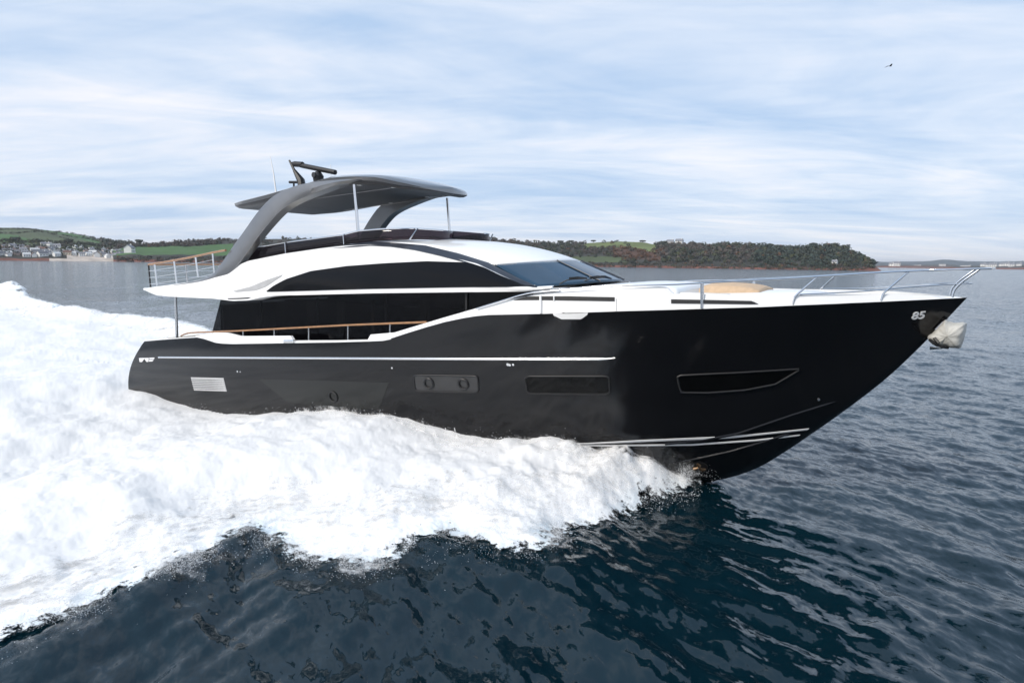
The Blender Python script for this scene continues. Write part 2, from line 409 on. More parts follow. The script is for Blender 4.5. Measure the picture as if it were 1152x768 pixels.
# inside the saloon: floor, core, ceiling, curtains, sofa: what the dark glass lets through
inn = MB(); inn.box((-18.3, -.25, 1.9), (-8.3, .25, 3.7)); inn.build('saloon_core', M['black'], yacht)
inn = MB(); inn.box((-18.9, -2.2, 1.75), (-6.6, 2.2, 1.85)); inn.build('saloon_floor', M['lining'], yacht)
for (cx, wd) in ((-17.2, .10), (-14.75, .55), (-13.6, .35), (-12.4, .10), (-10.6, .3)):
    c = MB(); n = 14; z0 = np.interp(cx, [-19.75, -6.2], [1.9, 3.3]); z1 = np.interp(cx, [-18.85, -6.2], [3.6, 4.4])
    c.grid([[(cx + wd * (i / n - .5), -2.12 + .03 * math.sin(i * 1.7), z0 + (z1 - z0) * j) for j in (0, 1)] for i in range(n + 1)])
    c.build('curtain', M['curtain'], yacht, solid=.02)
b_ = MB(); b_.box((-18.95, -2.25, 1.7), (-18.85, 2.25, 3.6)); b_.build('saloon_aft_door', M['glass'], yacht)

# white flybridge moulding with its overhang
L1 = [(163, 326.5), (168, 329), (176, 332.2), (190, 333.6), (240, 336), (262, 338.6), (280, 338), (292, 335), (310, 332.6), (420, 330), (520, 328.8), (590, 328), (640, 324), (655, 322)]
L4 = [(163, 324.5), (168, 323.3), (190, 320.6), (215, 316.8), (240, 311), (258, 304.5), (267, 298.5), (280, 293.4), (320, 285.4), (360, 279.5), (386, 276.6), (416, 275), (440, 276.5), (466, 279.5), (493, 285.5), (536, 296.5), (560, 308), (590, 321.5), (604, 322.2), (630, 320.6), (655, 319.6)]
pxs = np.r_[np.linspace(163, 170, 6), np.linspace(172, 622, 150)]
yl = [(163, -2.80), (240, -2.86), (290, -2.72), (330, -2.52), (590, -2.40), (655, -2.20)]; yu = [(163, -2.72), (240, -2.66), (290, -2.45), (400, -2.26), (500, -2.2), (590, -2.34), (655, -2.18)]
GM = surf(pxs, L4, L1, yu, yl, 8)
# bulge the section a little
GMb = []
for row in GM:
    GMb.append([(p[0], p[1] - .06 * math.sin(math.pi * j / 8), p[2]) for j, p in enumerate(row)])
both('flybridge_moulding', lambda mb: mb.slab(GMb, np.array([0, .06, 0])), M['white'], yacht)
SB = MB(); SB.grid(GMb); SBV = BVHTree.FromPolygons([tuple(p) for p in SB.v], SB.f)
# flat underside and flybridge deck closing the moulding across the boat
LO = [row[-1] for row in GMb]; UPR = [row[0] for row in GMb]
und = MB(); und.grid([[(p[0], p[1] * (1 - 2 * j / 8), p[2] + .03) for j in range(9)] for p in LO]); und.build('overhang_underside', M['white'], yacht, solid=.03)
fd = MB(); fd.grid([[(p[0], (p[1] + .12) * (1 - 2 * j / 8), min(p[2] - .10, 4.45 + .02 * i)) for j in range(9)] for i, p in enumerate(UPR[:110])]); fd.build('flybridge_deck', M['deck'], yacht, solid=.04)
# aft closing face
aft = MB(); aft.grid([[(p[0], p[1] * (1 - 2 * j / 8), p[2]) for j in range(9)] for p in GMb[0]]); aft.build('overhang_end', M['white'], yacht, solid=.03)
# upper window band
patch('upper_window', [(300, 327.6), (308, 321.5), (322, 314), (350, 305), (390, 299.4), (430, 296.4), (480, 294), (528, 295.6), (545, 301.2), (562, 309.6), (588, 320.8), (603, 322.4)],
      [(301, 328.2), (420, 324.8), (530, 322.8), (605, 322.4)], M['glass'], yacht, off=.02, nx=70, ny=8, bvh=SBV, thick=.03)
patch('overhang_slot', [(256, 335.4), (270, 335.0), (283, 334.2)], [(257, 336.6), (270, 336.4), (279, 336)], M['black'], yacht, off=.006, nx=10, ny=3, bvh=SBV, thick=.012)
patch('moulding_scoop', [(262, 327.5), (282, 322.5), (300, 315), (318, 309)], [(266, 328.4), (288, 326.6), (299, 322.5), (317, 310.6)], mat('scoop_grey', (.42, .42, .42), .4), yacht, off=.012, nx=16, ny=4, bvh=SBV, thick=.02)
# roof in front of the flybridge and windscreen
Nn = [P(a, b, c) for a, b, c in ((390, 275.4, -2.2), (416, 271.6, -2.1), (434, 272.6, -2.06), (477, 276, -2.04), (515, 285.2, -2.02), (549, 295.6, -2.0), (557, 297, -2.0))]
Cc = [P(a, b, 0) for a, b in ((455, 268.4), (500, 268.6), (541, 270.6), (575, 274.2), (604, 280), (628, 287), (643, 292.6))]
Np, Cp = smooth_path(Nn, 30), smooth_path(Cc, 30)
def lace(a, c, n=24, pw=2.2, yb=None):
    rows = []
    for i in range(len(a)):
        rows.append([tuple(np.array([c[i][0] + (a[i][0] - c[i][0]) * abs(s) ** pw, a[i][1] * -s, c[i][2] + (a[i][2] - c[i][2]) * abs(s) ** pw])) for s in np.linspace(-1, 1, n)])
    return rows
RF = lace(Np, Cp)
rf = MB(); rf.grid(RF); rf.build('wheelhouse_roof', M['white'], yacht, solid=.05)
wsN = smooth_path([P(557, 297, -2.0) + (0, 0, -.01), P(580, 310.5, -2.16), P(603, 322.3, -2.28)], 14)
wsC = smooth_path([P(643, 292.8, 0) + (0, 0, -.01), P(667, 304, 0), P(692, 315.5, 0)], 14)
wsg = MB(); wsg.grid(lace(wsN, wsC, 40, 2.4)); wscr = wsg.build('windscreen', M['screen'], yacht, solid=.03)
for s_ in (-.34, .34):
    k = int(round((s_ + 1) / 2 * 39)); GG = lace(wsN, wsC, 40, 2.4)
    c = MB(); c.tube([np.array(r[k]) + (.01, 0, .015) for r in GG], .018, 6); c.build('divider', M['cap'], wscr)
# dark pillar sweeping from the flybridge down beside the windscreen
PU = [(372, 278.8), (390, 275.2), (416, 271.4), (434, 272.3), (477, 275.8), (515, 284.8), (549, 295.4), (583, 313), (604, 322.4)]
PL = [(372, 279.6), (390, 278.2), (416, 276.2), (440, 277.3), (466, 281), (493, 287), (536, 298.6), (560, 310.2), (592, 323), (604, 323.4)]
both('windscreen_pillar', lambda mb: mb.slab(surf(np.linspace(372, 604, 60), PU, PL, [(372, -2.28), (416, -2.14), (515, -2.07), (557, -2.05), (604, -2.33)], [(372, -2.33), (416, -2.28), (500, -2.25), (604, -2.37)], 3), np.array([0, .04, 0])), M['cap'], yacht)
# wipers
for (a, b, c, yy) in (((624, 321, -1.9), (634, 317.5, -1.85), (654, 314.5, -1.55), 0), ((648, 319, -1.2), (660, 316.2, -1.1), (674, 313.2, -.8), 0), ((660, 317.2, -.4), (671, 314.6, -.2), (682, 315.0, 0), 0)):
    wp = MB(); pts = smooth_path([P(*a) + (.12, 0, .03), P(*b) + (.12, 0, .06), P(*c) + (.12, 0, .03)], 8); wp.tube(pts, .014, 6)
    wp.tube([pts[3] + (-.03, 0, .03), pts[5] + (0, 0, .035), pts[7] + (.02, 0, 0)], .024, 6); wp.build('wiper', M['black'], yacht)

# smoked flybridge windshield with its rail
fyw = lambda px: -2.2 if px < 385 else (-2.2 * math.sqrt(max(0, 1 - ((px - 385) / 125.0) ** 2.2)) if px < 509.9 else 0.)
WU = [(279, 280), (320.5, 272.8), (386, 264.2), (402.6, 259.8), (430, 257.5), (466, 257), (542.5, 262)]; WL = [(267, 296.2), (281, 293), (320, 285), (386, 275), (420.6, 271.2), (470, 269.4), (542.5, 271.6)]
wpx = np.r_[np.linspace(281, 385, 30), 385 + 125.0 * np.sin(np.linspace(.03, math.pi / 2, 40))]
GF = []
for px in wpx:
    a = P(px, float(lin(WU)(px)), fyw(px)); x0, y0 = a[0], a[1]; c = P(px, float(lin(WL)(px)), fyw(px))
    GF.append([tuple(a + (c - a) * j / 3) for j in range(4)])
GF.insert(0, [tuple(np.array(P(280, 280, -2.2)) + (np.array(P(267, 296.4, -2.25)) - np.array(P(280, 280, -2.2))) * j / 3) for j in range(4)])
both('flybridge_windshield', lambda mb: mb.grid(GF), M['smoke'], yacht, solid=.02)
both('windshield_rail', lambda mb: mb.tube([np.array(GF[0][3])] + [np.array(r[0]) for r in GF[:60]], .019, 6), M['steel'], yacht)
for a in ((320.5, 273, 285), (386, 264.5, 275)):
    both('rail_post', lambda mb: mb.tube([P(a[0], a[1], -2.23), P(a[0] + .8, a[2], -2.25)], .017, 6), M['steel'], yacht)
both('rail_post', lambda mb: mb.tube([P(470, 257, fyw(466) - .04), P(461, 269.5, fyw(461) - .04)], .02, 6), M['steel'], yacht)
# flybridge helm seat and console seen dimly through the smoked screen
hs = MB(); hs.box((-13.9, -1.0, 4.6), (-13.3, 1.0, 5.50)); hs.box((-12.6, -1.1, 4.6), (-11.9, 1.1, 5.55)); hs.build('helm_console', M['lining'], yacht, bevel=.06)

# ---- hardtop on its two swept legs
w_ht = curve([(-18.75, 1.72), (-18.4, 1.80), (-16.5, 1.98), (-14.5, 2.12), (-13.2, 2.10), (-12.4, 1.86), (-11.85, 1.42), (-11.52, .95), (-11.36, .45), (-11.30, .02)])
z_ht = curve([(-18.75, 6.86), (-17.0, 7.02), (-15.2, 7.22), (-13.7, 7.36), (-12.6, 7.33), (-11.9, 7.19), (-11.30, 7.03)])
xs_ht = np.r_[np.linspace(-18.75, -12.5, 28), np.linspace(-12.3, -11.30, 16)]
tops, bots = [], []
for x in xs_ht:
    wv, z = float(w_ht(x)), float(z_ht(x)); th = .15 * (1 - sstep(-12.2, -11.28, x)) + .03; th *= .75 + .25 * sstep(-18.8, -17.6, x)
    tops.append([(x, wv * s, z + .10 * (1 - abs(s) ** 2.5) - .05 * sstep(.9, 1, abs(s))) for s in np.linspace(-1, 1, 25)])
    bots.append([(x + .0, wv * s * .985, z - .05 - th * (1 if abs(s) < .9 else 1 - 5 * (abs(s) - .9))) for s in np.linspace(-1, 1, 25)])
ht = MB(); ht.grid(tops)
n_ = len(xs_ht)
edge = []
for k in (0, 24):
    edge.append([[tops[i][k], bots[i][k]] for i in range(n_)])
for E_ in edge: ht.grid(E_)
ht.grid([[tops[0][k], bots[0][k]] for k in range(25)]); ht.grid([[tops[-1][k], bots[-1][k]] for k in range(25)])
hardtop = ht.build('hardtop', M['silver'], yacht)
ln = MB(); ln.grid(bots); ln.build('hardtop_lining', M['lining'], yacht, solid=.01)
zb = lambda x: float(z_ht(x)) - .27
op = MB(); op.slab([[(x, y, zb(x) + .04) for y in np.linspace(-1.3, 1.3, 5)] for x in np.linspace(-17.05, -12.4, 20)], np.array([0, 0, .01]))
op.build('sunroof_panel', M['black'], yacht, smooth=False)
fr = MB(); q = [(-17.15, -1.4), (-12.35, -1.25), (-12.2, 0), (-12.35, 1.25), (-17.15, 1.4), (-17.15, -1.4)]
fr.tube([(x, y, zb(x) + .035) for x, y in q], .012, 6); fr.build('opening_frame', M['silver'], yacht)
for x, y in ((-16.6, -1.72), (-14.6, -1.78), (-13.2, -1.75), (-12.3, -1.35), (-11.9, -.4), (-12.0, .8), (-12.8, 1.55), (-13.6, 1.65), (-15.2, 1.7), (-16.8, 1.6)):
    d = MB(); d.disc((x, y, zb(x) + .035 + (.05 if x > -12.1 else 0)), (0, 0, 1), .075, .03); d.build('downlight', M['light'], hardtop)
AO = [(196, 320.2), (212, 317.4), (226, 314.2), (238, 308.5), (249, 296), (262, 277), (275, 259), (287, 242), (297, 230), (307, 221), (320, 213.6), (340, 207), (360, 204), (384, 201.8), (404, 201.4)]
AI = [(196, 321.3), (214, 319.6), (232, 317.4), (252, 311.5), (266, 299.5), (279, 282), (291, 265.5), (303, 250.5), (313, 239.5), (323, 231.5), (335, 225.2), (350, 219), (368, 212), (386, 206), (404, 202)]
AYo = [-2.70, -2.69, -2.68, -2.66, -2.62, -2.56, -2.50, -2.44, -2.39, -2.33, -2.27, -2.22, -2.18, -2.15, -2.13]
def arch(mb):
    A = smooth_path([P(a[0], a[1], y) for a, y in zip(AO, AYo)], 48); B = smooth_path([P(a[0], a[1], y + .02) for a, y in zip(AI, AYo)], 48)
    th = np.linspace(.10, .42, 48)
    rows = []
    for i in range(48):
        m_ = (A[i] * .45 + B[i] * .55) + np.array([0, -.055, 0]); d = np.array([0, th[i], 0])
        rows.append([tuple(A[i]), tuple(m_), tuple(B[i]), tuple(B[i] + d), tuple(A[i] + d), tuple(A[i])])
    mb.grid(rows)
    for k in (0, 47): mb.add(rows[k][:5], [(0, 1, 2, 3, 4)])
both('hardtop_leg', arch, M['silver'], yacht, bevel=.02)
for (a, b) in (((398.5, 209, -2.05), (404.3, 275, -2.05)),):
    both('hardtop_post', lambda mb: mb.tube([P(*a) + (0, 0, .03), P(*b)], .042, 10), M['steel'], yacht)
# radar, mast, aerials on the hardtop
def top_at(x): return float(z_ht(x)) + .08
yy = -.9
def Q(px, py): return P(px, py, yy)
rm = MB(); b0 = Q(341, 206); rm.tube([(b0[0], yy, top_at(b0[0]) - .1), Q(338.5, 203), Q(331, 191.5)], [.13, .12, .05], 8); rm.tube([Q(331, 191.5), Q(325.5, 180.5)], [.045, .03], 6)
rm.tube([Q(330, 186), Q(329, 182.5)], .03, 6); rm.build('mast', M['black'], yacht)
rp = MB(); b0 = Q(358, 205); rp.tube([(b0[0], yy, top_at(b0[0]) - .1), Q(358, 203), Q(358, 198), Q(358, 193)], [.14, .15, .17, .08], 12); rp.build('radar_pedestal', M['black'], yacht)
rb = MB(); rb.tube([Q(331.5, 184.4), Q(340, 186.4), Q(377.3, 194)], [.05, .075, .075], 8); rb.tube([Q(331, 184.6), Q(340.5, 185.2)], .085, 8); rb.build('radar_scanner', M['black'], yacht)
lb = MB(); lb.disc(Q(358, 197.5) + (0, -.17, 0), (0, 1, 0), .08, .05); lb.build('lamp', M['panel'], yacht)
ta = MB(); b0 = Q(330.5, 209); ta.tube([(b0[0], yy, top_at(b0[0]) - .08), Q(330.5, 205)], .03, 6); ta.tube([Q(325.8, 205), Q(335.6, 205)], .045, 6); ta.build('antenna', M['black'], yacht)
wa = MB(); a0 = P(310.5, 214, -1.3); wa.tube([a0 - (0, 0, .1), P(307.5, 194, -1.3), P(304, 176, -1.3)], [.03, .022, .012], 6); wa.build('whip_antenna', M['white'], yacht)
wa = MB(); a0 = P(373, 203, -.3); wa.tube([P(373, 210, -.3), P(372, 185, -.3)], [.014, .008], 5); wa.build('whip_antenna', M['white'], yacht)

# ---- aft flybridge rail with teak cap
yr = lambda px: -2.66 + .02 * (px - 167) / 80
tp = [P(px, py, -2.66) for px, py in ((167, 297.6), (186, 294.6), (215, 289.4), (240, 284), (254, 281.5))]
both('teak_rail', lambda mb: mb.tube(smooth_path(tp, 14), .034, 8), M['teak'], yacht)
xA = float(tp[0][0]); zA = float(tp[0][2])
tb = MB(); tb.tube([(xA, -2.66, zA), (xA - .04, -1.3, zA + .01), (xA - .05, 0, zA + .01), (xA - .04, 1.3, zA + .01), (xA, 2.66, zA)], .034, 8); tb.build('teak_rail', M['teak'], yacht)
for a, b in (((173.8, 296.5), (176.5, 319.5)), ((195.6, 292.6), (198.6, 316.2)), ((219.8, 288.3), (222.8, 309.8)), ((239, 284.2), (241, 305))):
    both('rail_post', lambda mb: mb.tube([P(*a, -2.66), P(*b, -2.66) - (0, 0, .06)], .026, 8), M['chrome'], yacht)
for y in (-2.64, -1.3, 0, 1.3):
    c = MB(); c.tube([(xA - .03, y, zA), (xA + .02, y, zA - .86)], .026, 8); c.build('rail_post', M['black'] if abs(y) > 2 else M['steel'], yacht)
for k in range(1, 4):
    dz = -.22 * k
    both('rail_wire', lambda mb: mb.tube([p + np.array([0, 0, dz]) for p in tp[:4]], .008, 5), M['steel'], yacht)
    c = MB(); c.tube([(xA, -2.64, zA + dz), (xA - .03, 0, zA + dz), (xA, 2.64, zA + dz)], .008, 5); c.build('rail_wire', M['steel'], yacht)
# pole holding the overhang over the cockpit
both('overhang_post', lambda mb: mb.tube([P(197.6, 334, -2.5), P(199.3, 384, -2.5)], .045, 10), M['chrome'], yacht)
# cockpit furniture: sofa across the stern and a table
sf = MB(); sf.box((-22.0, -2.2, 1.6), (-21.2, 2.2, 2.05)); sf.box((-22.15, -2.3, 1.6), (-21.95, 2.3, 2.30)); sf.build('cockpit_sofa', M['cushion'], yacht, bevel=.05)

# ---- side deck rail with teak cap
SR = [(203.6, 377.8), (210, 374.9), (222, 373.8), (239, 373.2), (273, 371.8), (346, 368), (390, 365.7), (438.6, 363.8), (480, 362.3)]
srp = trace(SR, b_sh, -.12)
both('side_rail', lambda mb: mb.tube(smooth_path(srp, 50), .026, 8), M['teak'], yacht)
for px, p0, p1 in ((241.7, 373.2, 384.5), (273.6, 371.8, 385), (308.6, 370, 384.5), (347.4, 368, 384), (391.5, 365.7, 383.6), (438.8, 363.8, 381)):
    both('rail_post', lambda mb: mb.tube(trace([(px, p0), (px, p1)], b_sh, -.12), .021, 6), M['chrome'], yacht)
# ---- bow rail: top rail, middle rail, raked stanchions
b_rail = lambda x: np.maximum(b_sh(x), .55)
TR = [(536, 347.5), (560, 340), (585, 333.5), (600, 330.3), (650, 326.2), (690, 322.8), (755, 320.4), (797, 318.2), (847, 315.6), (880, 314.0), (940, 310.2), (997, 306.7), (1053, 304.4), (1090, 303.0), (1116, 302.4)]
MR = [(899.5, 331), (940, 329.3), (984, 326.6), (1032, 322.2), (1071, 319.8), (1094, 318.9)]
TR = [(a, b - (1.3 if 560 < a < 745 else .3)) for a, b in TR]; trr = trace(TR, b_rail, -.02); mrr = trace(MR, b_rail, -.03)
both('bow_rail', lambda mb: mb.tube(smooth_path(trr, 70), .016, 8), M['steel'], yacht)
both('middle_rail', lambda mb: mb.tube(smooth_path(mrr, 30), .012, 6), M['steel'], yacht)
pe = trr[-1]; c = MB(); c.tube([pe, (pe[0] + .08, 0, pe[2]), (pe[0], -pe[1], pe[2])], .021, 8); c.build('pulpit_bar', M['steel'], yacht)
for st in (((789.8, 318.6), (789.8, 346.5)), ((919.5, 311.6), (900.6, 328), (893.5, 335), (892, 343)), ((1022, 305.6), (1000.5, 324), (993, 331.5), (991, 338.6)), ((1102, 302.9), (1079.7, 319.7), (1073, 328), (1071.5, 334.6))):
    q = trace(st, b_rail, -.03)
    both('stanchion', lambda mb: mb.tube(smooth_path(q, 10) if len(q) > 2 else q, .019 if len(q) > 2 else .036, 8), M['steel'], yacht)
# ---- bulwark ports, fairleads, joints
patch('bulwark_port', [(578, 337.4), (592, 333.3), (640, 333.2), (691.5, 334.3)], [(578.5, 337.7), (607, 337.5), (650, 338.2), (691.5, 338.8)], M['black'], yacht, off=.012, nx=24, ny=4, bvh=BB, thick=.02)
patch('bulwark_port', [(755, 336.7), (790, 337.2), (846, 338.5), (852.6, 341.8)], [(755, 341.3), (800, 341.8), (846, 342.3), (853, 342.2)], M['black'], yacht, off=.012, nx=24, ny=4, bvh=BB, thick=.02)
for px in (608.6, 623.6):
    c = MB(); q = on_side([(px, 332.5), (px, 352.5)] if px < 620 else [(px, 333), (px, 338)], .02, BB); c.tube(q, .028 if px < 620 else .015, 6); c.build('port_post', M['white'], yacht)
for px in (440.0, 693.5):
    c = MB(); q = on_side([(px + 0, 336 if px > 600 else 376), (px, 350 if px > 600 else 380)], .0, BB)
    if len(q) == 2: c.tube(q, .008, 5); c.build('panel_joint', M['grille'], yacht)
patch('fairlead', [(622.5, 352.8), (640, 352.6), (661.5, 351.8)], [(623.5, 354.6), (632, 358.6), (654, 358.6), (661, 353.6)], M['white'], yacht, off=.025, nx=18, ny=5, thick=.03)
patch('fairlead_slot', [(633, 351.6), (655, 351.2)], [(634, 352.8), (654, 352.6)], M['black'], yacht, off=.03, nx=8, ny=3, bvh=BB, thick=.02)
c = MB(); q = trace([(320, 383.6), (331, 383.3)], b_sh, .02); c.tube(q, .045, 6); c.tube([q[0] + (0, 0, -.06), q[0]], .03, 6); c.tube([q[1] + (0, 0, -.06), q[1]], .03, 6); c.build('cleat', M['chrome'], yacht)

# ---- foredeck: coachroof, cushions, sunpad
def block(name, xs, hw, z0, z1, m, bev=.06):
    mb = MB(); rows = []
    for x in xs:
        hwv, a, c = float(hw(x)), float(z0(x)), float(z1(x))
        rows.append([(x, -hwv, a), (x, -hwv + .04, c - .05), (x, -hwv * .9, c), (x, 0, c + .05), (x, hwv * .9, c), (x, hwv - .04, c - .05), (x, hwv, a)])
    mb.grid(rows)
    for r in (rows[0], rows[-1]): mb.add(r, [tuple(range(7))])
    return mb.build(name, m, yacht, bevel=bev)
zc0 = lambda x: float(z_dk(x)) - .05
block('coachroof', np.linspace(-8.2, -4.2, 40), curve([(-8.2, 2.12), (-6, 1.98), (-4.2, 1.75)]), zc0, curve([(-8.2, 4.36), (-7.2, 4.46), (-6.0, 4.56), (-5.0, 4.63), (-4.4, 4.62), (-4.2, 4.55)]), M['white'])
block('coachroof', np.linspace(-4.1, -1.2, 12), curve([(-4.1, 1.65), (-2.6, 1.25), (-1.6, .8), (-1.2, .5)]), zc0, curve([(-4.1, 4.44), (-2.6, 4.50), (-1.9, 4.52), (-1.2, 4.42)]), M['white'])
pdz = curve([(-4.0, 4.60), (-3.7, 4.64), (-3.0, 4.62), (-2.7, 4.54)])
block('sunpad', np.linspace(-3.95, -2.75, 8), curve([(-3.95, 1.1), (-2.75, .85)]), lambda x: 4.40, pdz, M['tan'], .04)
for yq in (-1.42,):
    c = MB(); c.box((-4.3, yq - .16, 4.30), (-3.2, yq + .16, 4.49)); c.build('bow_cushion', M['cushion'], yacht, bevel=.05)
c = MB(); c.box((-.95, -.25, 4.30), (-.45, .25, 4.46)); c.build('windlass', M['chrome'], yacht, bevel=.05)

# ---- details on the black side
def line_on(name, pts, r, m, n=80, off=.0, bvh=HB, parent=yacht):
    q = on_side(pts, off, bvh, n); c = MB(); rr = np.full(len(q), r); rr[-3:] *= [.8, .5, .25] if len(q) > 4 else 1; c.tube(q, list(rr), 8); return c.build(name, m, parent)
line_on('rub_rail', [(179, 401.8), (300, 402.4), (400, 402.9), (550, 403.6), (684, 403.4), (692, 402.2)], .034, M['chrome'], 100, .01)
patch('boot_stripe', [(520, 495.2), (600, 498.2), (660, 498), (720, 494.6), (820.7, 490.4), (870, 485.8), (910, 481.6)], [(520, 495.7), (600, 498.7), (660, 498.9), (720, 496.6), (820.7, 492.4), (870, 487.2), (908, 483.2)], M['stripe'], yacht, off=.012, nx=70, ny=3, thick=.012)
patch('boot_stripe', [(560, 499.6), (680, 500.2), (778.5, 499.2), (850, 494.4), (900, 488.6)], [(560, 500.4), (680, 501.4), (778.5, 500.6), (850, 495.7), (898, 489.8)], M['stripe'], yacht, off=.012, nx=60, ny=3, thick=.012)
line_on('spray_rail', [(748, 499), (790, 495), (830, 487.4), (891, 466.7), (940, 451.5)], .035, M['hull'], 40, .0)
line_on('spray_rail', [(757, 521), (790, 514.5), (820.7, 507.8), (858, 497), (890, 486.5)], .03, M['hull'], 40, .0)
# aft grey-green recess with porthole
patch('hull_window', [(291, 426), (360, 427.6), (438, 430)], [(322, 451), (370, 459), (426, 460)], M['recess'], yacht, off=.006, nx=24, ny=8, thick=.012)
def ring(name, px, py, r, m, parent, t=.02):
    h, n = cast(px, py); c = MB(); a = np.cross(n, [0, 0, 1]); a /= np.linalg.norm(a); b = np.cross(n, a)
    c.tube([h + n * .02 + r * (a * math.cos(q) + b * math.sin(q)) for q in np.linspace(0, 2 * math.pi, 25)], t, 6); return c.build(name, m, parent)
ring('porthole_ring', 375.5, 446, .14, M['black'], yacht)
def hull_window(up, lo, m, frame_m, ports=()):
    wdw = patch('hull_window', up, lo, m, yacht, off=.008, nx=30, ny=7, thick=.015)
    loop = on_side([*up, *lo[::-1], up[0]], .012, HB, 70); c = MB(); c.tube(loop, .02, 6); c.build('window_frame', frame_m, wdw)
    for p in ports: ring('porthole_ring', p[0], p[1], .125, M['black'], wdw, .03)
hull_window([(465.5, 424), (466.5, 422.2), (470, 421.6), (533, 422.6), (536.6, 423.4), (537.8, 425.4)], [(467.6, 437), (469.2, 439.0), (472, 439.6), (533, 441), (537, 440.4), (538.4, 438.6)], M['panel'], M['black'], ((482.8, 430.8), (521.6, 431.6)))
hull_window([(591, 425.5), (592, 423.6), (596, 422.8), (680, 422.7), (684, 423.4), (685.4, 425)], [(593.4, 439.5), (595, 441.5), (599, 442.2), (680, 442.8), (684.4, 442.2), (686, 440.5)], M['hullglass'], M['black'])
hull_window([(762, 423.8), (764, 422), (790, 420.6), (830, 418.8), (870, 416.4), (900, 414.6)], [(765, 438), (767, 441), (797, 441.2), (838, 438.2), (872, 431.6), (899, 415.6)], M['hullglass'], M['black'])
line_on('window_ledge', [(765, 441.8), (797, 442.2), (838, 439.2), (870, 433), (888, 424.5)], .022, M['hull'], 24, .006)
gr = patch('side_vent', [(215, 424.2), (251.6, 425)], [(218.6, 438.8), (255.4, 440)], M['grille'], yacht, off=.012, nx=12, ny=8, thick=.02)
for k in range(1, 7):
    t = k / 7; line_on('slat', [(215.4 + 3.6 * t, 424.4 + 14.4 * t), (251.8 + 3.6 * t, 425.2 + 14.7 * t)], .009, M['panel'], 8, .014, parent=gr)
for px, py, r in ((267.6, 417.6, .03), (270.8, 418, .02), (441.4, 413.6, .025), (571.6, 409.6, .035), (573.8, 410.2, .03), (577.6, 409.8, .028), (921, 449, .028), (785.5, 525, .0)):
    if not r: continue
    h, n = cast(px, py); c = MB(); c.disc(h + n * .005, n, r, .03, 10); c.build('hull_fitting', M['chrome'], yacht)
for px in (502, 512):
    c = MB(); q = on_side([(px - .6, 480.5), (px + .4, 484.5)], .01); c.tube(q, .02, 6); c.build('hull_fitting', M['chrome'], yacht)
h, n = cast(786, 525)
if h is not None:
    c = MB(); c.disc(h, n, .20, .03, 20); th_ = c.build('bow_thruster', M['black'], yacht)
    for k in range(3):
        a_ = np.cross(n, [0, 0, 1]); a_ /= np.linalg.norm(a_); b2 = np.cross(n, a_); ang = .5 + k * 2.09
        c = MB(); c.tube([h + n * .02, h + n * .03 + .10 * (a_ * math.cos(ang) + b2 * math.sin(ang)), h + n * .02 + .16 * (a_ * math.cos(ang + .3) + b2 * math.sin(ang + .3))], [.02, .05, .03], 6); c.build('propeller_blade', M['bronze'], th_)
# lettering on the hull
def lettering(name, text, p0, p1, hpx, m, shear=.25):
    cu = bpy.data.curves.new('t', 'FONT'); cu.body = text; cu.shear = shear; cu.extrude = 0.0; cu.offset = .022
    to = bpy.data.objects.new('t', cu); COL.objects.link(to); dg = bpy.context.evaluated_depsgraph_get(); dg.update()
    me = bpy.data.meshes.new_from_object(to.evaluated_get(dg)); bpy.data.objects.remove(to)
    bm = bmesh.new(); bm.from_mesh(me); bmesh.ops.triangulate(bm, faces=bm.faces); v = np.array([q.co[:] for q in bm.verts]); f = [[q.index for q in fc.verts] for fc in bm.faces]; bm.free(); bpy.data.meshes.remove(me)
    mn, mx = v[:, 0].min(), v[:, 0].max(); h0, h1 = v[:, 1].min(), v[:, 1].max(); out = []; ok = True
    for q in v:
        a = (q[0] - mn) / (mx - mn); b = (q[1] - h0) / (h1 - h0)
        h, n = cast(p0[0] + (p1[0] - p0[0]) * a, p0[1] + (p1[1] - p0[1]) * a - hpx * b)
        out.append(h + n * .012)
    return obj(name, out, f, m, yacht, smooth=False, solid=.012, recalc=False)
lettering('hull_number', '85', (1025.4, 359.4), (1041.2, 357.9), 8.2, M['stripe'])
# emblem near the stern: pale block with a dark peak and two short bars
patch('stern_emblem', [(156.6, 402.6), (167.6, 402.4)], [(157.4, 407), (167.2, 406.8)], M['stripe'], yacht, off=.010, nx=8, ny=3, thick=.012)
h_ = [on_side([(160.4, 406.9)], .014)[0], on_side([(165, 406.8)], .014)[0], on_side([(162.8, 403.6)], .014)[0]]
MB().prism(h_, (0, -.006, 0)).build('emblem_peak', M['black'], yacht, smooth=False)
patch('emblem_bar', [(168.4, 402.2), (174.2, 402.1)], [(168.2, 403.8), (173.4, 403.8)], M['stripe'], yacht, off=.010, nx=6, ny=3, thick=.012)
patch('emblem_bar', [(168.0, 404.6), (173.2, 404.6)], [(167.8, 406.4), (171.6, 406.4)], M['stripe'], yacht, off=.010, nx=6, ny=3, thick=.012)
# bow roller plate
c = MB(); c.prism([P(1051, 371, -.1), P(1060, 362, -.1), P(1067, 358, -.1), P(1062, 368, -.1)], (0, .2, 0)); c.build('bow_roller', M['steel'], yacht, smooth=False)

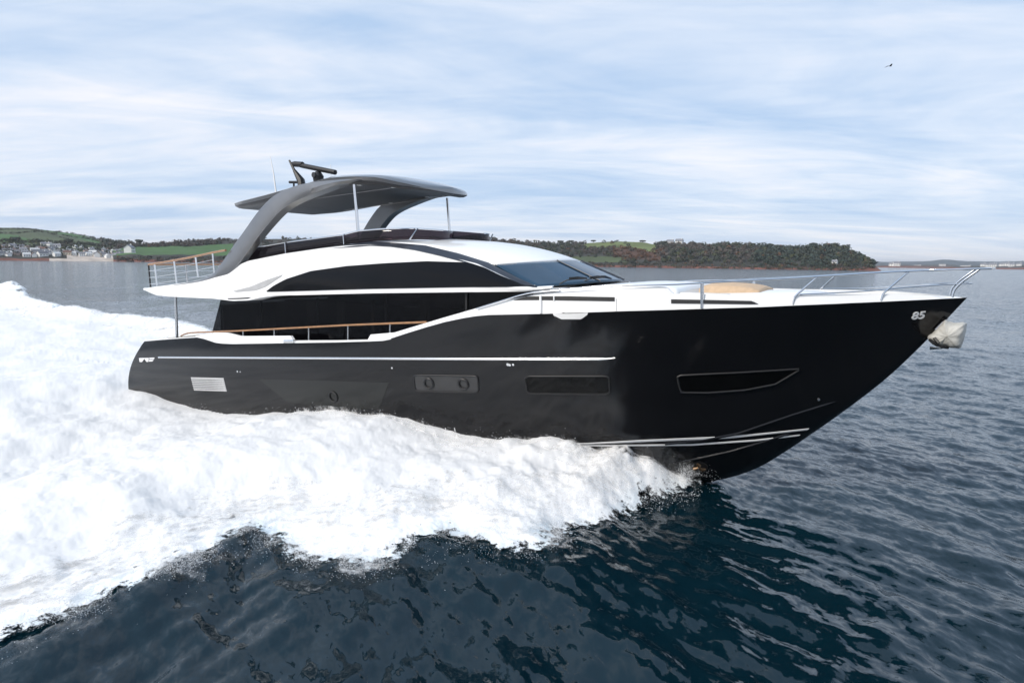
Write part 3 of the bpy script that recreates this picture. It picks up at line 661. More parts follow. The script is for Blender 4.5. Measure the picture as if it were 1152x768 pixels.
# ---- the anchor, wrapped in a pale cover, hangs from the bow roller
ORG = np.zeros(3)
ap = [(1044, 378), (1050, 374.4), (1057, 367), (1063.5, 359.4), (1068, 361.5), (1073, 363.4), (1080, 362.4), (1087, 363.6), (1086.6, 372), (1083.6, 384), (1080.4, 391.6), (1071, 390.6), (1062, 388.4), (1055, 390), (1048.5, 386)]
ctr = P(1068, 377, 0); anc = empty('wrapped_anchor', tuple(ctr)); setorg(anc)
tag(anc, 'bow anchor bundled in a pale crumpled cloth cover below the bow tip', 'anchor')
ol = np.array([P(a, b, 0) for a, b in ap]); rows = []
ol = np.concatenate([np.linspace(ol[i], ol[(i + 1) % len(ol)], 4, endpoint=False) for i in range(len(ol))])
for k, t in enumerate(np.linspace(-1, 1, 15)):
    s = math.sqrt(max(0, 1 - abs(t) ** 3.2)) * .98 + .02
    row = []
    for i, p in enumerate(ol):
        d = (p - ctr) * s
        nz = .05 * float(perlin(np.array([i * .33 + 3]), np.array([k * .45]), 5)[0]) + .03 * float(perlin(np.array([i * .9 + 3]), np.array([k * 1.1]), 9)[0])
        row.append(tuple(ctr + d * (1 + nz * 2.2) + np.array([.05 * t, t * .36 * (1 + nz), 0])))
    rows.append(row + [row[0]])
mb = MB(); mb.grid(rows); mb.build('cover', M['cloth'], anc, sub=1)
c = MB(); c.tube([P(1046, 382, -.25), P(1052, 386.5, -.36), P(1060, 390, -.33), P(1066, 391, -.2)], .03, 6); c.tube([P(1051, 380, -.36), P(1056, 386, -.40)], .03, 6); c.build('fold_shade', M['black'], anc)  # black tubes stand in for the shaded fold low on the cover
c = MB(); c.tube([P(1060, 362, 0), P(1052, 376, 0), P(1058, 391.5, 0), P(1046, 391.3, 0)], .04, 6); c.build('shank', M['steel'], anc)
ORG = np.zeros(3)

# ================================================================== SEA
def big_mesh(name, V, Fq, m, attrs=None, mats=None, midx=None):
    me = bpy.data.meshes.new(name); nv, nf = len(V), len(Fq)
    me.vertices.add(nv); me.vertices.foreach_set('co', np.asarray(V, np.float32).ravel())
    me.loops.add(nf * 4); me.loops.foreach_set('vertex_index', np.asarray(Fq, np.int32).ravel())
    me.polygons.add(nf); me.polygons.foreach_set('loop_start', np.arange(0, nf * 4, 4, dtype=np.int32))
    me.polygons.foreach_set('use_smooth', np.ones(nf, bool))
    for q in (mats or [m]): me.materials.append(q)
    if midx is not None: me.polygons.foreach_set('material_index', np.asarray(midx, np.int32))
    me.update(calc_edges=True); me.validate()
    for k, a in (attrs or {}).items():
        at = me.attributes.new(k, 'FLOAT', 'POINT'); at.data.foreach_set('value', np.asarray(a, np.float32))
    o = bpy.data.objects.new(name, me); COL.objects.link(o); return o
def grid_faces(n, m, keep=None):
    i = np.arange(n - 1)[:, None]; j = np.arange(m - 1)[None, :]; a = (i * m + j).ravel()
    return np.stack([a, a + 1, a + m + 1, a + m], 1)
AZ0 = -YAW
az_v = np.radians(np.r_[np.arange(-180, -82, 4.0), np.arange(-82, 18, .085), np.arange(18, 181, 4.0)])
invs = np.r_[np.linspace(1 / 1.5, 1 / 6.5, 24)[:-1], np.linspace(1 / 6.5, 1 / 400, 640), 1 / np.geomspace(430, 45000, 60)]
rr_ = 1 / invs
WV = []
for lam, amp, n in ((14, .045, 4), (7.5, .030, 7), (4.2, .019, 10), (2.4, .014, 14), (1.4, .0105, 18), (.8, .0070, 20), (.42, .0036, 20)):
    for k in range(n):
        l = lam * rng.uniform(.75, 1.3); th = math.radians(48) + rng.normal(0, .85)
        WV.append((2 * math.pi / l * math.cos(th), 2 * math.pi / l * math.sin(th), rng.uniform(0, 6.28), amp * rng.uniform(.5, 1.2), l))
def waves(x, y, dr):
    wx = x + .5 * perlin(x * .23, y * .23, 3); wy = y + .5 * perlin(x * .23 + 9, y * .23, 4)
    h = np.zeros_like(x)
    gust = .75 + .6 * perlin(x * .06, y * .06, 21)
    for kx, ky, ph, a, l in WV:
        s = np.sin(kx * wx + ky * wy + ph); h += a * (s + .35 * (1 - 2 * np.abs(np.sin((kx * wx + ky * wy + ph) / 2 + .6)))) * np.clip((l / np.maximum(dr, .02) - 1.6) / 2, 0, 1)
    return h * gust

# outline of the broken water, from the bow out to starboard and far back to port
EDGE = [(788, 541), (770, 546), (752, 553), (735, 560), (716, 568), (700, 580), (684, 584), (668, 589), (648, 596), (636, 603), (628, 616), (618, 626), (590, 628), (560, 629), (543, 623), (520, 618), (500, 612), (480, 617), (462, 628), (448, 640), (430, 648), (405, 651), (385, 652), (362, 648), (340, 642), (322, 630), (300, 618), (284, 612), (270, 622), (252, 630), (238, 637), (226, 646), (212, 658), (190, 664), (172, 672), (156, 678), (140, 680), (118, 691), (96, 700), (80, 710), (52, 716), (26, 722), (0, 733), (-40, 744), (-100, 765)]
ne = np.array([PZ(a, b, .12)[:2] for a, b in EDGE])
ne = np.r_[ne, [[-30, -22], [-60, -32], [-160, -60]]]
FAR = [(-120, 312), (-60, 316), (0, 319), (24, 318), (35, 325), (38, 334), (60, 339.5), (83, 344), (110, 347), (133, 349.5), (162, 350.5), (187, 354), (227, 360)]
fe = np.array([PZ(a, b, .55)[:2] for a, b in FAR])
fe = np.r_[fe, [[-40, 11.5], [-31, 8.6], [-24, 6.3], [-16, 6.6], [-10, 6.4], [-6.5, 5.0], [-4.6, 3.0], [-4.0, 1.0]]]
def seg_dist(x, y, poly):
    d = np.full(x.shape, 1e9)
    for a, b in zip(poly[:-1], poly[1:]):
        ab = b - a; t = np.clip(((x - a[0]) * ab[0] + (y - a[1]) * ab[1]) / (ab @ ab), 0, 1)
        d = np.minimum(d, (x - a[0] - t * ab[0]) ** 2 + (y - a[1] - t * ab[1]) ** 2)
    return np.sqrt(d)
POLY = np.r_[ne, fe]
def inside(x, y, poly):
    c = np.zeros(x.shape, bool); n = len(poly)
    for i in range(n):
        a, b = poly[i], poly[(i + 1) % n]
        if a[1] == b[1]: continue
        k = ((a[1] > y) != (b[1] > y)) & (x < (b[0] - a[0]) * (y - a[1]) / (b[1] - a[1]) + a[0]); c ^= k
    return c
hull_b = lambda x: np.interp(x, [-24, -18, -12, -9, -6.5, -4.5, -3.6], [2.7, 2.9, 2.8, 2.6, 2.2, 1.5, .6])
H_MAX = curve([(-60, .25), (-34, .32), (-26, .42), (-23.5, .16), (-20.5, .06), (-18.6, .06), (-17, .16), (-15.4, .45), (-13.9, .72), (-12.2, .92), (-11, .95), (-9.9, .84), (-8.5, .78), (-6.8, .84), (-5.4, .80), (-4.6, .62), (-4.1, .40), (-3.6, .04)])
def foam_fields(x, y):
    ins = inside(x, y, POLY); dn = seg_dist(x, y, ne); df = seg_dist(x, y, fe)
    d = np.minimum(dn, df); d = np.where(ins, d, -d)
    dh = np.where(x > -24, np.maximum(np.abs(y) - hull_b(x), 0), np.maximum(np.hypot(np.maximum(-24 - x, 0), np.maximum(np.abs(y) - 2.5, 0)), 0))
    return ins, dn, df, d, dh
def foam_height(x, y):
    ins, dn, df, d, dh = foam_fields(x, y); de = np.maximum(d, 0)
    u_ = de / (de + dh * .75 + .25)
    side = np.where(y < 0, 1., .75)
    core = H_MAX(x) * side * (sstep(0, .85, u_) ** .8) * np.minimum(1, de / .9)
    lip = .07 * np.exp(-((de - .6) / .5) ** 2) * sstep(0, .5, de)
    port = np.where(y > 4, (.58 * np.exp(-((df - 1.7) / 1.5) ** 2) * sstep(-24, -34, x)) * np.clip(1.25 - (-x) / 260, .4, 1) * np.clip(.6 + (-x - 30) / 80, .6, 1.5) * (1 + .9 * fbm(x * .11, y * .35, 3, 88)), 0)
    core = np.where(x < -26, core * (.5 + .5 * sstep(-34, -26, x)), core)
    slope = np.clip(de / 1.0, 0, 1)
    n1 = fbm(x * .42, y * .42, 3, 31); n2 = fbm(x * 1.5, y * 1.5, 4, 47, .55); n3 = np.abs(fbm(x * 3.0, y * 3.0, 3, 61))
    b = slope * (.15 * n1 + .05 * np.abs(n2)) + .05 * n3 * sstep(-.2, .3, d) * (1 - sstep(.6, 1.8, d))
    near_hull = sstep(0, .5, dh)
    core = core * (1 + .5 * fbm(x * 1.1, y * 1.1, 3, 39) * sstep(-9, -4.5, x))
    return core + lip + port + b * (.45 + .55 * near_hull)
def bow_swell(x, y):                               # water humped up just outside the broken edge
    ins, dn, df, d, dh = foam_fields(x, y)
    out = np.maximum(-d, 0)
    return .30 * np.exp(-(out / 1.3) ** 2) * sstep(-30, -12, x) * (x > -40) * np.clip((-3.0 - y) / 3.0, 0, 1)

AZ, RR = np.meshgrid(az_v, rr_, indexing='xy')
X = CAM[0] + RR * np.sin(AZ); Y = CAM[1] + RR * np.cos(AZ)
DR = np.gradient(rr_)[:, None] * np.ones_like(X); DR = np.maximum(DR, RR * np.radians(.085))
Zw = waves(X, Y, DR)
loc = (RR < 60) & (X < 8)
sw = np.zeros_like(X); sw[loc] = bow_swell(X[loc], Y[loc])
Zs = Zw + sw
dd = np.zeros_like(X); lo2 = (RR < 260) & (X < 8); dd[lo2] = foam_fields(X[lo2], Y[lo2])[3]; Zs = Zs - .14 * sstep(.2, 2.5, dd)
# water material
mw = bpy.data.materials.new('sea_water'); mw.use_nodes = True; t = mw.node_tree; b = t.nodes['Principled BSDF']
b.inputs['IOR'].default_value = 1.46; b.inputs['Roughness'].default_value = .10
co = t.nodes.new('ShaderNodeTexCoord')
def rip(scale, rot, st, det=5):
    m0 = t.nodes.new('ShaderNodeMapping'); t.links.new(co.outputs['Object'], m0.inputs[0]); m0.inputs['Rotation'].default_value = (0, 0, math.radians(rot))
    mp = t.nodes.new('ShaderNodeMapping'); t.links.new(m0.outputs[0], mp.inputs[0]); mp.inputs['Scale'].default_value = st
    n = t.nodes.new('ShaderNodeTexNoise'); n.inputs['Scale'].default_value = scale; n.inputs['Detail'].default_value = det; n.inputs['Roughness'].default_value = .58; n.inputs['Distortion'].default_value = .6
    t.links.new(mp.outputs[0], n.inputs['Vector']); return n
n1 = rip(1.7, 42, (.55, 1, 1), 5); n2 = rip(7.0, 35, (.6, 1, 1), 5)
def vm(op, a, c=None, sc=None):
    n = t.nodes.new('ShaderNodeVectorMath'); n.operation = op; t.links.new(a, n.inputs[0])
    if c is not None:
        if isinstance(c, tuple): n.inputs[1].default_value = c
        else: t.links.new(c, n.inputs[1])
    if sc is not None: n.inputs['Scale'].default_value = sc
    return n.outputs[0]
geo = t.nodes.new('ShaderNodeNewGeometry')
cr = t.nodes.new('ShaderNodeAttribute'); cr.attribute_name = 'unresolved'
slope = vm('ADD', vm('MULTIPLY', vm('SUBTRACT', n1.outputs['Color'], (.5, .5, .5)), (.36, .36, 0)), vm('MULTIPLY', vm('SUBTRACT', n2.outputs['Color'], (.5, .5, .5)), (.70, .70, 0)))
sc_ = t.nodes.new('ShaderNodeVectorMath'); sc_.operation = 'SCALE'; t.links.new(slope, sc_.inputs[0]); t.links.new(cr.outputs['Fac'], sc_.inputs['Scale'])
t.links.new(vm('NORMALIZE', vm('ADD', geo.outputs['Normal'], sc_.outputs[0])), b.inputs['Normal'])
n3 = rip(.05, 20, (1, .3, 1), 3); rp = t.nodes.new('ShaderNodeValToRGB'); t.links.new(n3.outputs[0], rp.inputs[0])
rp.color_ramp.elements[0].color = (.0008, .0095, .015, 1); rp.color_ramp.elements[1].color = (.0018, .016, .025, 1)
t.links.new(rp.outputs[0], b.inputs['Base Color'])
sea = big_mesh('sea', np.stack([X, Y, Zs], -1).reshape(-1, 3), grid_faces(*X.shape), mw, {'unresolved': (1 + 1.6 * sstep(.15, 2.5, DR)).ravel()})
tag(sea, 'dark teal sea rippled with small waves to the horizon', 'sea', kind='structure')

# ---- broken water of bow wave and wake
az_f = np.radians(np.arange(-84, 4, .07)); inv_f = np.r_[np.linspace(1 / 4.5, 1 / 60, 620), np.linspace(1 / 61, 1 / 260, 60)]; r_f = 1 / inv_f
A2, R2 = np.meshgrid(az_f, r_f, indexing='xy'); X2 = CAM[0] + R2 * np.sin(A2); Y2 = CAM[1] + R2 * np.cos(A2)
ins2, dn2, df2, d2, dh2 = foam_fields(X2, Y2)
D2 = np.maximum(np.gradient(r_f)[:, None] * np.ones_like(X2), R2 * np.radians(.07))
Z2 = waves(X2, Y2, D2) * .7 + foam_height(X2, Y2) + np.where(d2 < 0, bow_swell(X2, Y2), bow_swell(X2, Y2) * np.exp(-(np.maximum(d2, 0) / .8) ** 2)) + .02
wdt = np.clip(.55 + R2 * .012, .4, 2.5)
ragged = fbm(X2 * .9, Y2 * .9, 4, 77)
dens = d2 / wdt + .35 * ragged
# streaked trough behind the port quarter where darker water shows through
ts = P(170, 392, 4.0); tx, ty = ts[0], 5.5
tro = np.exp(-(((X2 + 33) / 9) ** 2 + ((Y2 - 4.4) / 2.4) ** 2)) * (.8 + 1.1 * fbm(X2 * .12, Y2 * .9, 3, 15))
dens = np.minimum(dens, 1.6) - 1.05 * tro
stk = fbm(X2 * .10 + 3, Y2 * .85, 4, 57); dens = dens - np.where(X2 < -23, sstep(-23, -30, X2) * 2.2 * np.clip(stk - .02, 0, 1), 0)
dens = np.where((np.abs(Y2) < hull_b(X2) - .35) & (X2 > -23.2) & (X2 < -7), -1, dens)
Fq = grid_faces(*X2.shape); keep = (dens.ravel()[Fq].max(1) > -.55); Fq = Fq[keep]
used = np.unique(Fq); remap = np.full(X2.size, -1); remap[used] = np.arange(len(used)); Fq = remap[Fq]
mf = bpy.data.materials.new('white_foam'); mf.use_nodes = True; t = mf.node_tree; b = t.nodes['Principled BSDF']
b.inputs['Roughness'].default_value = .9; b.inputs['Specular IOR Level'].default_value = .15
co = t.nodes.new('ShaderNodeTexCoord'); at = t.nodes.new('ShaderNodeAttribute'); at.attribute_name = 'dens'
def fn(scale, det, rough=.6, st=(1, 1, 1)):
    mp = t.nodes.new('ShaderNodeMapping'); t.links.new(co.outputs['Object'], mp.inputs[0]); mp.inputs['Scale'].default_value = st
    n = t.nodes.new('ShaderNodeTexNoise'); n.inputs['Scale'].default_value = scale; n.inputs['Detail'].default_value = det; n.inputs['Roughness'].default_value = rough; t.links.new(mp.outputs[0], n.inputs['Vector']); return n.outputs[0]
def mm(op, a, c, cl=False):
    n = t.nodes.new('ShaderNodeMath'); n.operation = op; n.use_clamp = cl
    for i, q in enumerate((a, c)):
        if isinstance(q, (int, float)): n.inputs[i].default_value = q
        else: t.links.new(q, n.inputs[i])
    return n.outputs[0]
e1 = fn(4.5, 8, .72)
thr = mm('ADD', at.outputs['Fac'], mm('MULTIPLY', mm('SUBTRACT', e1, .5), 2.6))
al = t.nodes.new('ShaderNodeMapRange'); al.interpolation_type = 'SMOOTHSTEP'; t.links.new(thr, al.inputs[0]); al.inputs['From Min'].default_value = .16; al.inputs['From Max'].default_value = .42
t.links.new(al.outputs[0], b.inputs['Alpha'])
hb = mm('ADD', mm('MULTIPLY', fn(2.2, 9, .62), 1.0), mm('MULTIPLY', fn(9, 6, .7), .3))
bp = t.nodes.new('ShaderNodeBump'); bp.inputs['Strength'].default_value = .16; bp.inputs['Distance'].default_value = .08; t.links.new(hb, bp.inputs['Height']); t.links.new(bp.outputs[0], b.inputs['Normal'])
rp = t.nodes.new('ShaderNodeValToRGB'); t.links.new(mm('ADD', mm('MULTIPLY', at.outputs['Fac'], .45), fn(.7, 6)), rp.inputs[0])
rp.color_ramp.elements[0].position = .45; rp.color_ramp.elements[0].color = (.70, .80, .85, 1); rp.color_ramp.elements[1].position = .85; rp.color_ramp.elements[1].color = (.965, .955, .94, 1)
t.links.new(rp.outputs[0], b.inputs['Base Color'])
b.inputs['Subsurface Weight'].default_value = .0
foam = big_mesh('wake_foam', np.stack([X2, Y2, Z2], -1).reshape(-1, 3)[used], Fq, mf, {'dens': dens.ravel()[used]})
def veil(line, nrm, h, lean, nv, d0, name_seed):     # thin torn sheet of spray standing on a line
    line = np.asarray(line, float); n = len(line); rows = []; dd = []
    for k in range(nv):
        v = k / (nv - 1); hh = h * v; wob = .10 * fbm(line[:, 0] * 1.3 + name_seed, line[:, 1] * 1.3 + v * 2, 3, 19)
        rows.append(np.stack([line[:, 0] + nrm[:, 0] * (lean * v ** 1.5 + wob), line[:, 1] + nrm[:, 1] * (lean * v ** 1.5 + wob), line[:, 2] + hh], 1)); dd.append(d0 - 1.0 * v + .5 * fbm(line[:, 0] * .8 + name_seed, line[:, 1] * .8, 3, 23))
    return np.array(rows), np.array(dd)
VV, DD, FF, base, MI = [], [], [], 0, []
mist = mf.copy(); mist.name = 'spray_mist'; q = [n for n in mist.node_tree.nodes if n.type == 'MAP_RANGE'][0]; q.inputs['From Min'].default_value = .0; q.inputs['From Max'].default_value = 1.1
mt = mist.node_tree; out_ = mt.nodes['Material Output']; df_ = mt.nodes.new('ShaderNodeBsdfDiffuse'); tl_ = mt.nodes.new('ShaderNodeBsdfTranslucent'); trn = mt.nodes.new('ShaderNodeBsdfTransparent')
df_.inputs[0].default_value = tl_.inputs[0].default_value = (.97, .965, .955, 1); mx1 = mt.nodes.new('ShaderNodeMixShader'); mx1.inputs[0].default_value = .30; mx2 = mt.nodes.new('ShaderNodeMixShader')   # airborne mist: light comes through as well as back
mt.links.new(df_.outputs[0], mx1.inputs[1]); mt.links.new(tl_.outputs[0], mx1.inputs[2]); mt.links.new(q.outputs[0], mx2.inputs[0]); mt.links.new(trn.outputs[0], mx2.inputs[1]); mt.links.new(mx1.outputs[0], mx2.inputs[2]); mt.links.new(mx2.outputs[0], out_.inputs[0])
def dense(poly, step):
    l = np.r_[0, np.cumsum(np.linalg.norm(np.diff(poly, axis=0), axis=1))]; q = np.arange(0, l[-1], step); return np.stack([np.interp(q, l, poly[:, 0]), np.interp(q, l, poly[:, 1])], 1)
jobs = []
xs = np.arange(-21, -3.8, .06)
for k in range(4):
    y = -(hull_b(xs) + .10 + .28 * k); ln3 = np.stack([xs, y, foam_height(xs, y) - .10], 1); nr = np.stack([np.full_like(xs, -.35), np.full_like(xs, -.9)], 1)
    hh = (.42 - .05 * k) * np.clip((-xs - 3.0) / 2.5, .4, 1) * np.interp(xs, [-21, -17, -14], [.25, .45, 1]); jobs.append((ln3, nr, hh, .12, .95))
de_ = dense(ne[:44], .06)
for k in range(4):
    tg = np.gradient(de_, axis=0); tg /= np.linalg.norm(tg, axis=1)[:, None]; nr = np.stack([-tg[:, 1], tg[:, 0]], 1); nr = np.where((nr @ np.array([.6, -.8]))[:, None] < 0, -nr, nr)
    nr = np.stack([fbm(np.arange(len(nr)) * .01, np.zeros(len(nr)), 1, 3) * 0 + np.convolve(np.pad(nr[:, q], 20, 'edge'), np.ones(41) / 41, 'valid') for q in (0, 1)], 1)
    p2 = de_ - nr * (.28 * k - .05); z = np.maximum(foam_height(p2[:, 0], p2[:, 1]), .05) + waves(p2[:, 0], p2[:, 1], np.full(len(p2), .1)) * .7 - .04
    hh = (.34 + .05 * k) * (.7 + .9 * np.clip(fbm(p2[:, 0] * .7, p2[:, 1] * .7, 2, 55) + .3, 0, 1)); jobs.append((np.c_[p2, z], nr, hh, .30, .30))
for i, (ln3, nr, hh, le, d0) in enumerate(jobs):
    a, c = veil(ln3, nr, hh, le, 9, d0, i * 7.3); c = c - (1.2 * (1 - np.clip(np.arange(len(ln3)) * .06 / 4.0, 0, 1))[None, :] if i >= 4 else 1.8 * (1 - sstep(.0, .7, foam_fields(ln3[:, 0], ln3[:, 1])[3]))[None, :]); VV.append(a.reshape(-1, 3)); DD.append(c.ravel()); FF.append(grid_faces(9, len(ln3)) + base); base += a.shape[0] * a.shape[1]
    MI += [0 if i < 4 else 1] * len(FF[-1])
# soft layers of mist lying over the broken water
flow = fbm((X2 + Y2) * .25, (X2 - Y2) * 1.3, 4, 71)
for k in range(2):
    dk_ = d2 / (wdt * (1.5 + .25 * k)) - .10 - .40 * k + .55 * fbm(X2 * .8 + k * 9, Y2 * .8, 3, 80 + k) + .45 * flow
    dk_ = np.minimum(dk_, 2.2); dk_ = dk_ - 1.0 * tro - np.where(X2 < -23, sstep(-23, -30, X2) * 1.6 * np.clip(stk + .05, 0, 1), 0)
    dk_ = np.where((np.abs(Y2) < hull_b(X2) - .1) & (X2 > -23.3) & (X2 < -7), -1, dk_)
    zk_ = Z2 + .05 + (.07 + .05 * fbm(X2 * .5 + k, Y2 * .5, 2, 90 + k)) * (k + 1) * sstep(.0, 1.2, d2 + .4)
    F3 = grid_faces(*X2.shape); F3 = F3[dk_.ravel()[F3].max(1) > -.5]; us = np.unique(F3); rm_ = np.full(X2.size, -1); rm_[us] = np.arange(len(us))
    VV.append(np.stack([X2, Y2, zk_], -1).reshape(-1, 3)[us]); DD.append(dk_.ravel()[us]); FF.append(rm_[F3] + base); base += len(us); MI += [0] * len(F3)
spray = big_mesh('spray_sheets', np.concatenate(VV), np.concatenate(FF), None, {'dens': np.concatenate(DD)}, mats=[mist, mf], midx=MI)
tag(spray, 'torn thin sheets of white spray standing off the hull and the edge of the bow wave', 'spray', kind='stuff')
tag(foam, 'thick white bow wave and wake foam spreading beside and behind the black yacht', 'foam', kind='stuff')

# ---- flying drops and shreds of spray along the broken edge and off the hull
def drops(n_edge, n_top):
    pts = []; rad = []
    seg = ne[:44]; ln_ = np.linalg.norm(np.diff(seg, axis=0), axis=1); cum = np.r_[0, np.cumsum(ln_)]
    q = rng.uniform(0, cum[-1], n_edge); x = np.interp(q, cum, seg[:, 0]); y = np.interp(q, cum, seg[:, 1])
    off = rng.normal(0, 1, (n_edge, 2)) * np.abs(rng.normal(0, .17, (n_edge, 1))) ; x = x + off[:, 0]; y = y + off[:, 1]
    cl = fbm(x * 1.4, y * 1.4, 3, 91) > -.02; x, y = x[cl], y[cl]
    z = .38 + waves(x, y, np.full_like(x, .1)) * .7 + np.maximum(0, foam_height(x, y)) * .9 + np.abs(rng.normal(0, .16, len(x))) - .05
    pts.append(np.stack([x, y, z], 1)); rad.append(np.clip(rng.lognormal(-5.75, .35, len(x)), .002, .006))
    x = rng.uniform(-20, -3.7, n_top); y = -(hull_b(x) + np.abs(rng.normal(.25, .4, n_top))); z = foam_height(x, y) + np.abs(rng.normal(0, .14, n_top)) * np.clip((-x - 3) / 3, .3, 1)
    pts.append(np.stack([x, y, z], 1)); rad.append(np.clip(rng.lognormal(-5.3, .4, n_top), .003, .010))
    return np.concatenate(pts), np.concatenate(rad)
dp, dr_ = drops(52000, 4000)
oct_v = np.array([(1, 0, 0), (-1, 0, 0), (0, 1, 0), (0, -1, 0), (0, 0, 1), (0, 0, -1)], float); oct_f = np.array([(0, 2, 4), (2, 1, 4), (1, 3, 4), (3, 0, 4), (2, 0, 5), (1, 2, 5), (3, 1, 5), (0, 3, 5)])
sc = dr_[:, None, None] * rng.uniform(.6, 1.6, (len(dp), 1, 3))
V = (dp[:, None, :] + oct_v[None] * sc).reshape(-1, 3); Fd = (np.arange(len(dp))[:, None, None] * 6 + oct_f[None]).reshape(-1, 3)
me = bpy.data.meshes.new('spray_drops'); me.vertices.add(len(V)); me.vertices.foreach_set('co', V.astype(np.float32).ravel()); me.loops.add(len(Fd) * 3); me.loops.foreach_set('vertex_index', Fd.astype(np.int32).ravel())
me.polygons.add(len(Fd)); me.polygons.foreach_set('loop_start', np.arange(0, len(Fd) * 3, 3, dtype=np.int32)); me.update(calc_edges=True)
me.materials.append(mat('spray_white', (.90, .91, .92), .6, var=.02)); spo = bpy.data.objects.new('spray_drops', me); COL.objects.link(spo)
tag(spo, 'fine white drops of spray thrown up along the edge of the bow wave', 'spray', kind='stuff')

# ================================================================== LAND
gm = dict(
    olive=mat('pasture_olive', (.060, .078, .030), .95, var=.3, nscale=.02), green=mat('meadow_green', (.050, .115, .028), .95, var=.2, nscale=.03),
    lime=mat('pasture_pale', (.125, .150, .045), .95, var=.25, nscale=.03), scrub=mat('wood_floor', (.030, .028, .020), .95, var=.4, nscale=.05),
    rust=mat('bracken_rust', (.085, .040, .022), .95, var=.35, nscale=.06), cliff=mat('red_rock', (.17, .065, .042), .9, var=.4, nscale=.08), sand=mat('pale_shingle', (.48, .41, .35), .9, var=.3, nscale=.1),
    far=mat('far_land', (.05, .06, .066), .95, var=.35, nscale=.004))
GK = list(gm)
def land(name, px0, px1, step, Rs, ridge, Rr, cls, rows=16, back=.6, jag=1.0):
    pxs = np.arange(px0, px1 + .1, step); V = []; mi = []; n = len(pxs)
    for px in pxs:
        R0, R1 = float(Rs(px)), float(Rr(px)); top_ = PR(px, float(ridge(px)), R1); zt = max(top_[2], .3); d = ray(px, 300); d = d / math.hypot(d[0], d[1])
        col = [(-2.0, R0 - 25), (-1.0, R0 - 4), (min(.7, zt * .2), R0 + 3), (min(1.9 + 1.0 * float(perlin(np.array([px * .11]), np.array([.5]), 4)[0]), zt * .35), R0 + 8)]
        z0, r0 = col[-1]
        for k in range(1, rows + 1):
            v = k / rows; col.append((z0 + (zt - z0) * (v ** .8), r0 + (R1 - r0) * v))
        col += [(zt * .8, R1 + (R1 - R0) * .4), (zt * back * .3, R1 + (R1 - R0) * 1.2), (-3, R1 + (R1 - R0) * 2)]
        V.append([(CAM[0] + d[0] * r, CAM[1] + d[1] * r, z) for z, r in col])
    V = np.array(V); n, m_ = V.shape[:2]
    nz = fbm(V[..., 0] * .02, V[..., 1] * .02, 4, 5) * jag * 2.2; nz[:, :3] *= .25; nz[:, 3 + rows] *= .4; V[..., 2] += nz * np.clip(V[..., 2] / 8, 0, 1)
    Fq = grid_faces(n, m_); ii = Fq[:, 0] // m_; jj = Fq[:, 0] % m_
    for a, c in zip(ii, jj): mi.append(GK.index(cls(pxs[a], (c - 3) / rows)))
    o = big_mesh(name, V.reshape(-1, 3), Fq, None, mats=[gm[k] for k in GK], midx=mi); return o, pxs, V
def surface(pxs, V, rows, px, v):
    i = np.interp(px, pxs, np.arange(len(pxs))); i0 = int(min(max(math.floor(i), 0), len(pxs) - 2)); fi = i - i0; j = 3 + v * rows; j0 = int(min(math.floor(j), V.shape[1] - 2)); fj = j - j0
    return (V[i0, j0] * (1 - fi) + V[i0 + 1, j0] * fi) * (1 - fj) + (V[i0, j0 + 1] * (1 - fi) + V[i0 + 1, j0 + 1] * fi) * fj
# green hill with fields behind the village
rg = curve([(-420, 266), (-200, 257), (-60, 256), (0, 256.4), (30, 256.6), (60, 259.4), (90, 264.2), (110, 268.6), (130, 272.6), (160, 275), (220, 277)])
def c_left(px, v):
    if v < 0: return 'sand' if (px > 52 or v < -.12) else 'cliff'
    if v < .03 and px > 75: return 'sand'
    if v < .14: return 'scrub'
    if v < .34: return 'scrub' if (px > 95) else 'olive'
    k = int(px * .021 + v * 3.1) % 3
    return ('olive', 'green', 'olive')[k]
hillA, pA, vA = land('hill', -420, 220, 4, lambda p: 720, rg, lambda p: 1150, c_left, 20)
tag(hillA, 'green hill of fields and hedges behind the waterside village', 'hill', kind='structure')
# low wooded headland running behind the boat to its tip
rh = curve([(128, 278), (140, 276), (160, 275), (180, 274), (200, 272.5), (230, 271), (262, 270), (300, 269), (400, 268), (500, 268), (545, 269), (575, 271), (600, 273), (630, 274), (655, 274), (664, 273.5), (690, 271.5), (722, 272.6), (735, 275), (760, 275), (800, 275.6), (850, 277), (880, 278), (900, 279), (915, 277), (935, 277), (950, 280.5), (962, 286), (975, 293), (985, 300), (992, 304.6)])
def c_head(px, v):
    if v < 0: return 'sand' if (v < -.12 and (px < 150 or 690 < px < 720 or 830 < px < 870)) else 'cliff'
    if px < 262 and .12 < v < .62: return 'green'
    if 655 < px < 735 and v > .62 - .0022 * (px - 655): return 'lime'
    if 640 < px < 705 and .02 < v < .2: return 'olive'
    if 688 < px < 742 and .12 < v < .62: return 'rust'
    if px > 968 and v < .7: return 'cliff'
    return 'scrub'
RSH = curve([(128, 690), (400, 690), (700, 690), (900, 700), (992, 720)]); RRG = curve([(128, 900), (400, 900), (640, 900), (900, 870), (960, 800), (992, 735)])
headl, pB, vB = land('headland', 128, 992, 3, RSH, rh, RRG, c_head, 18)
tag(headl, 'low headland with red cliffs running out to a wooded point', 'headland', kind='structure')
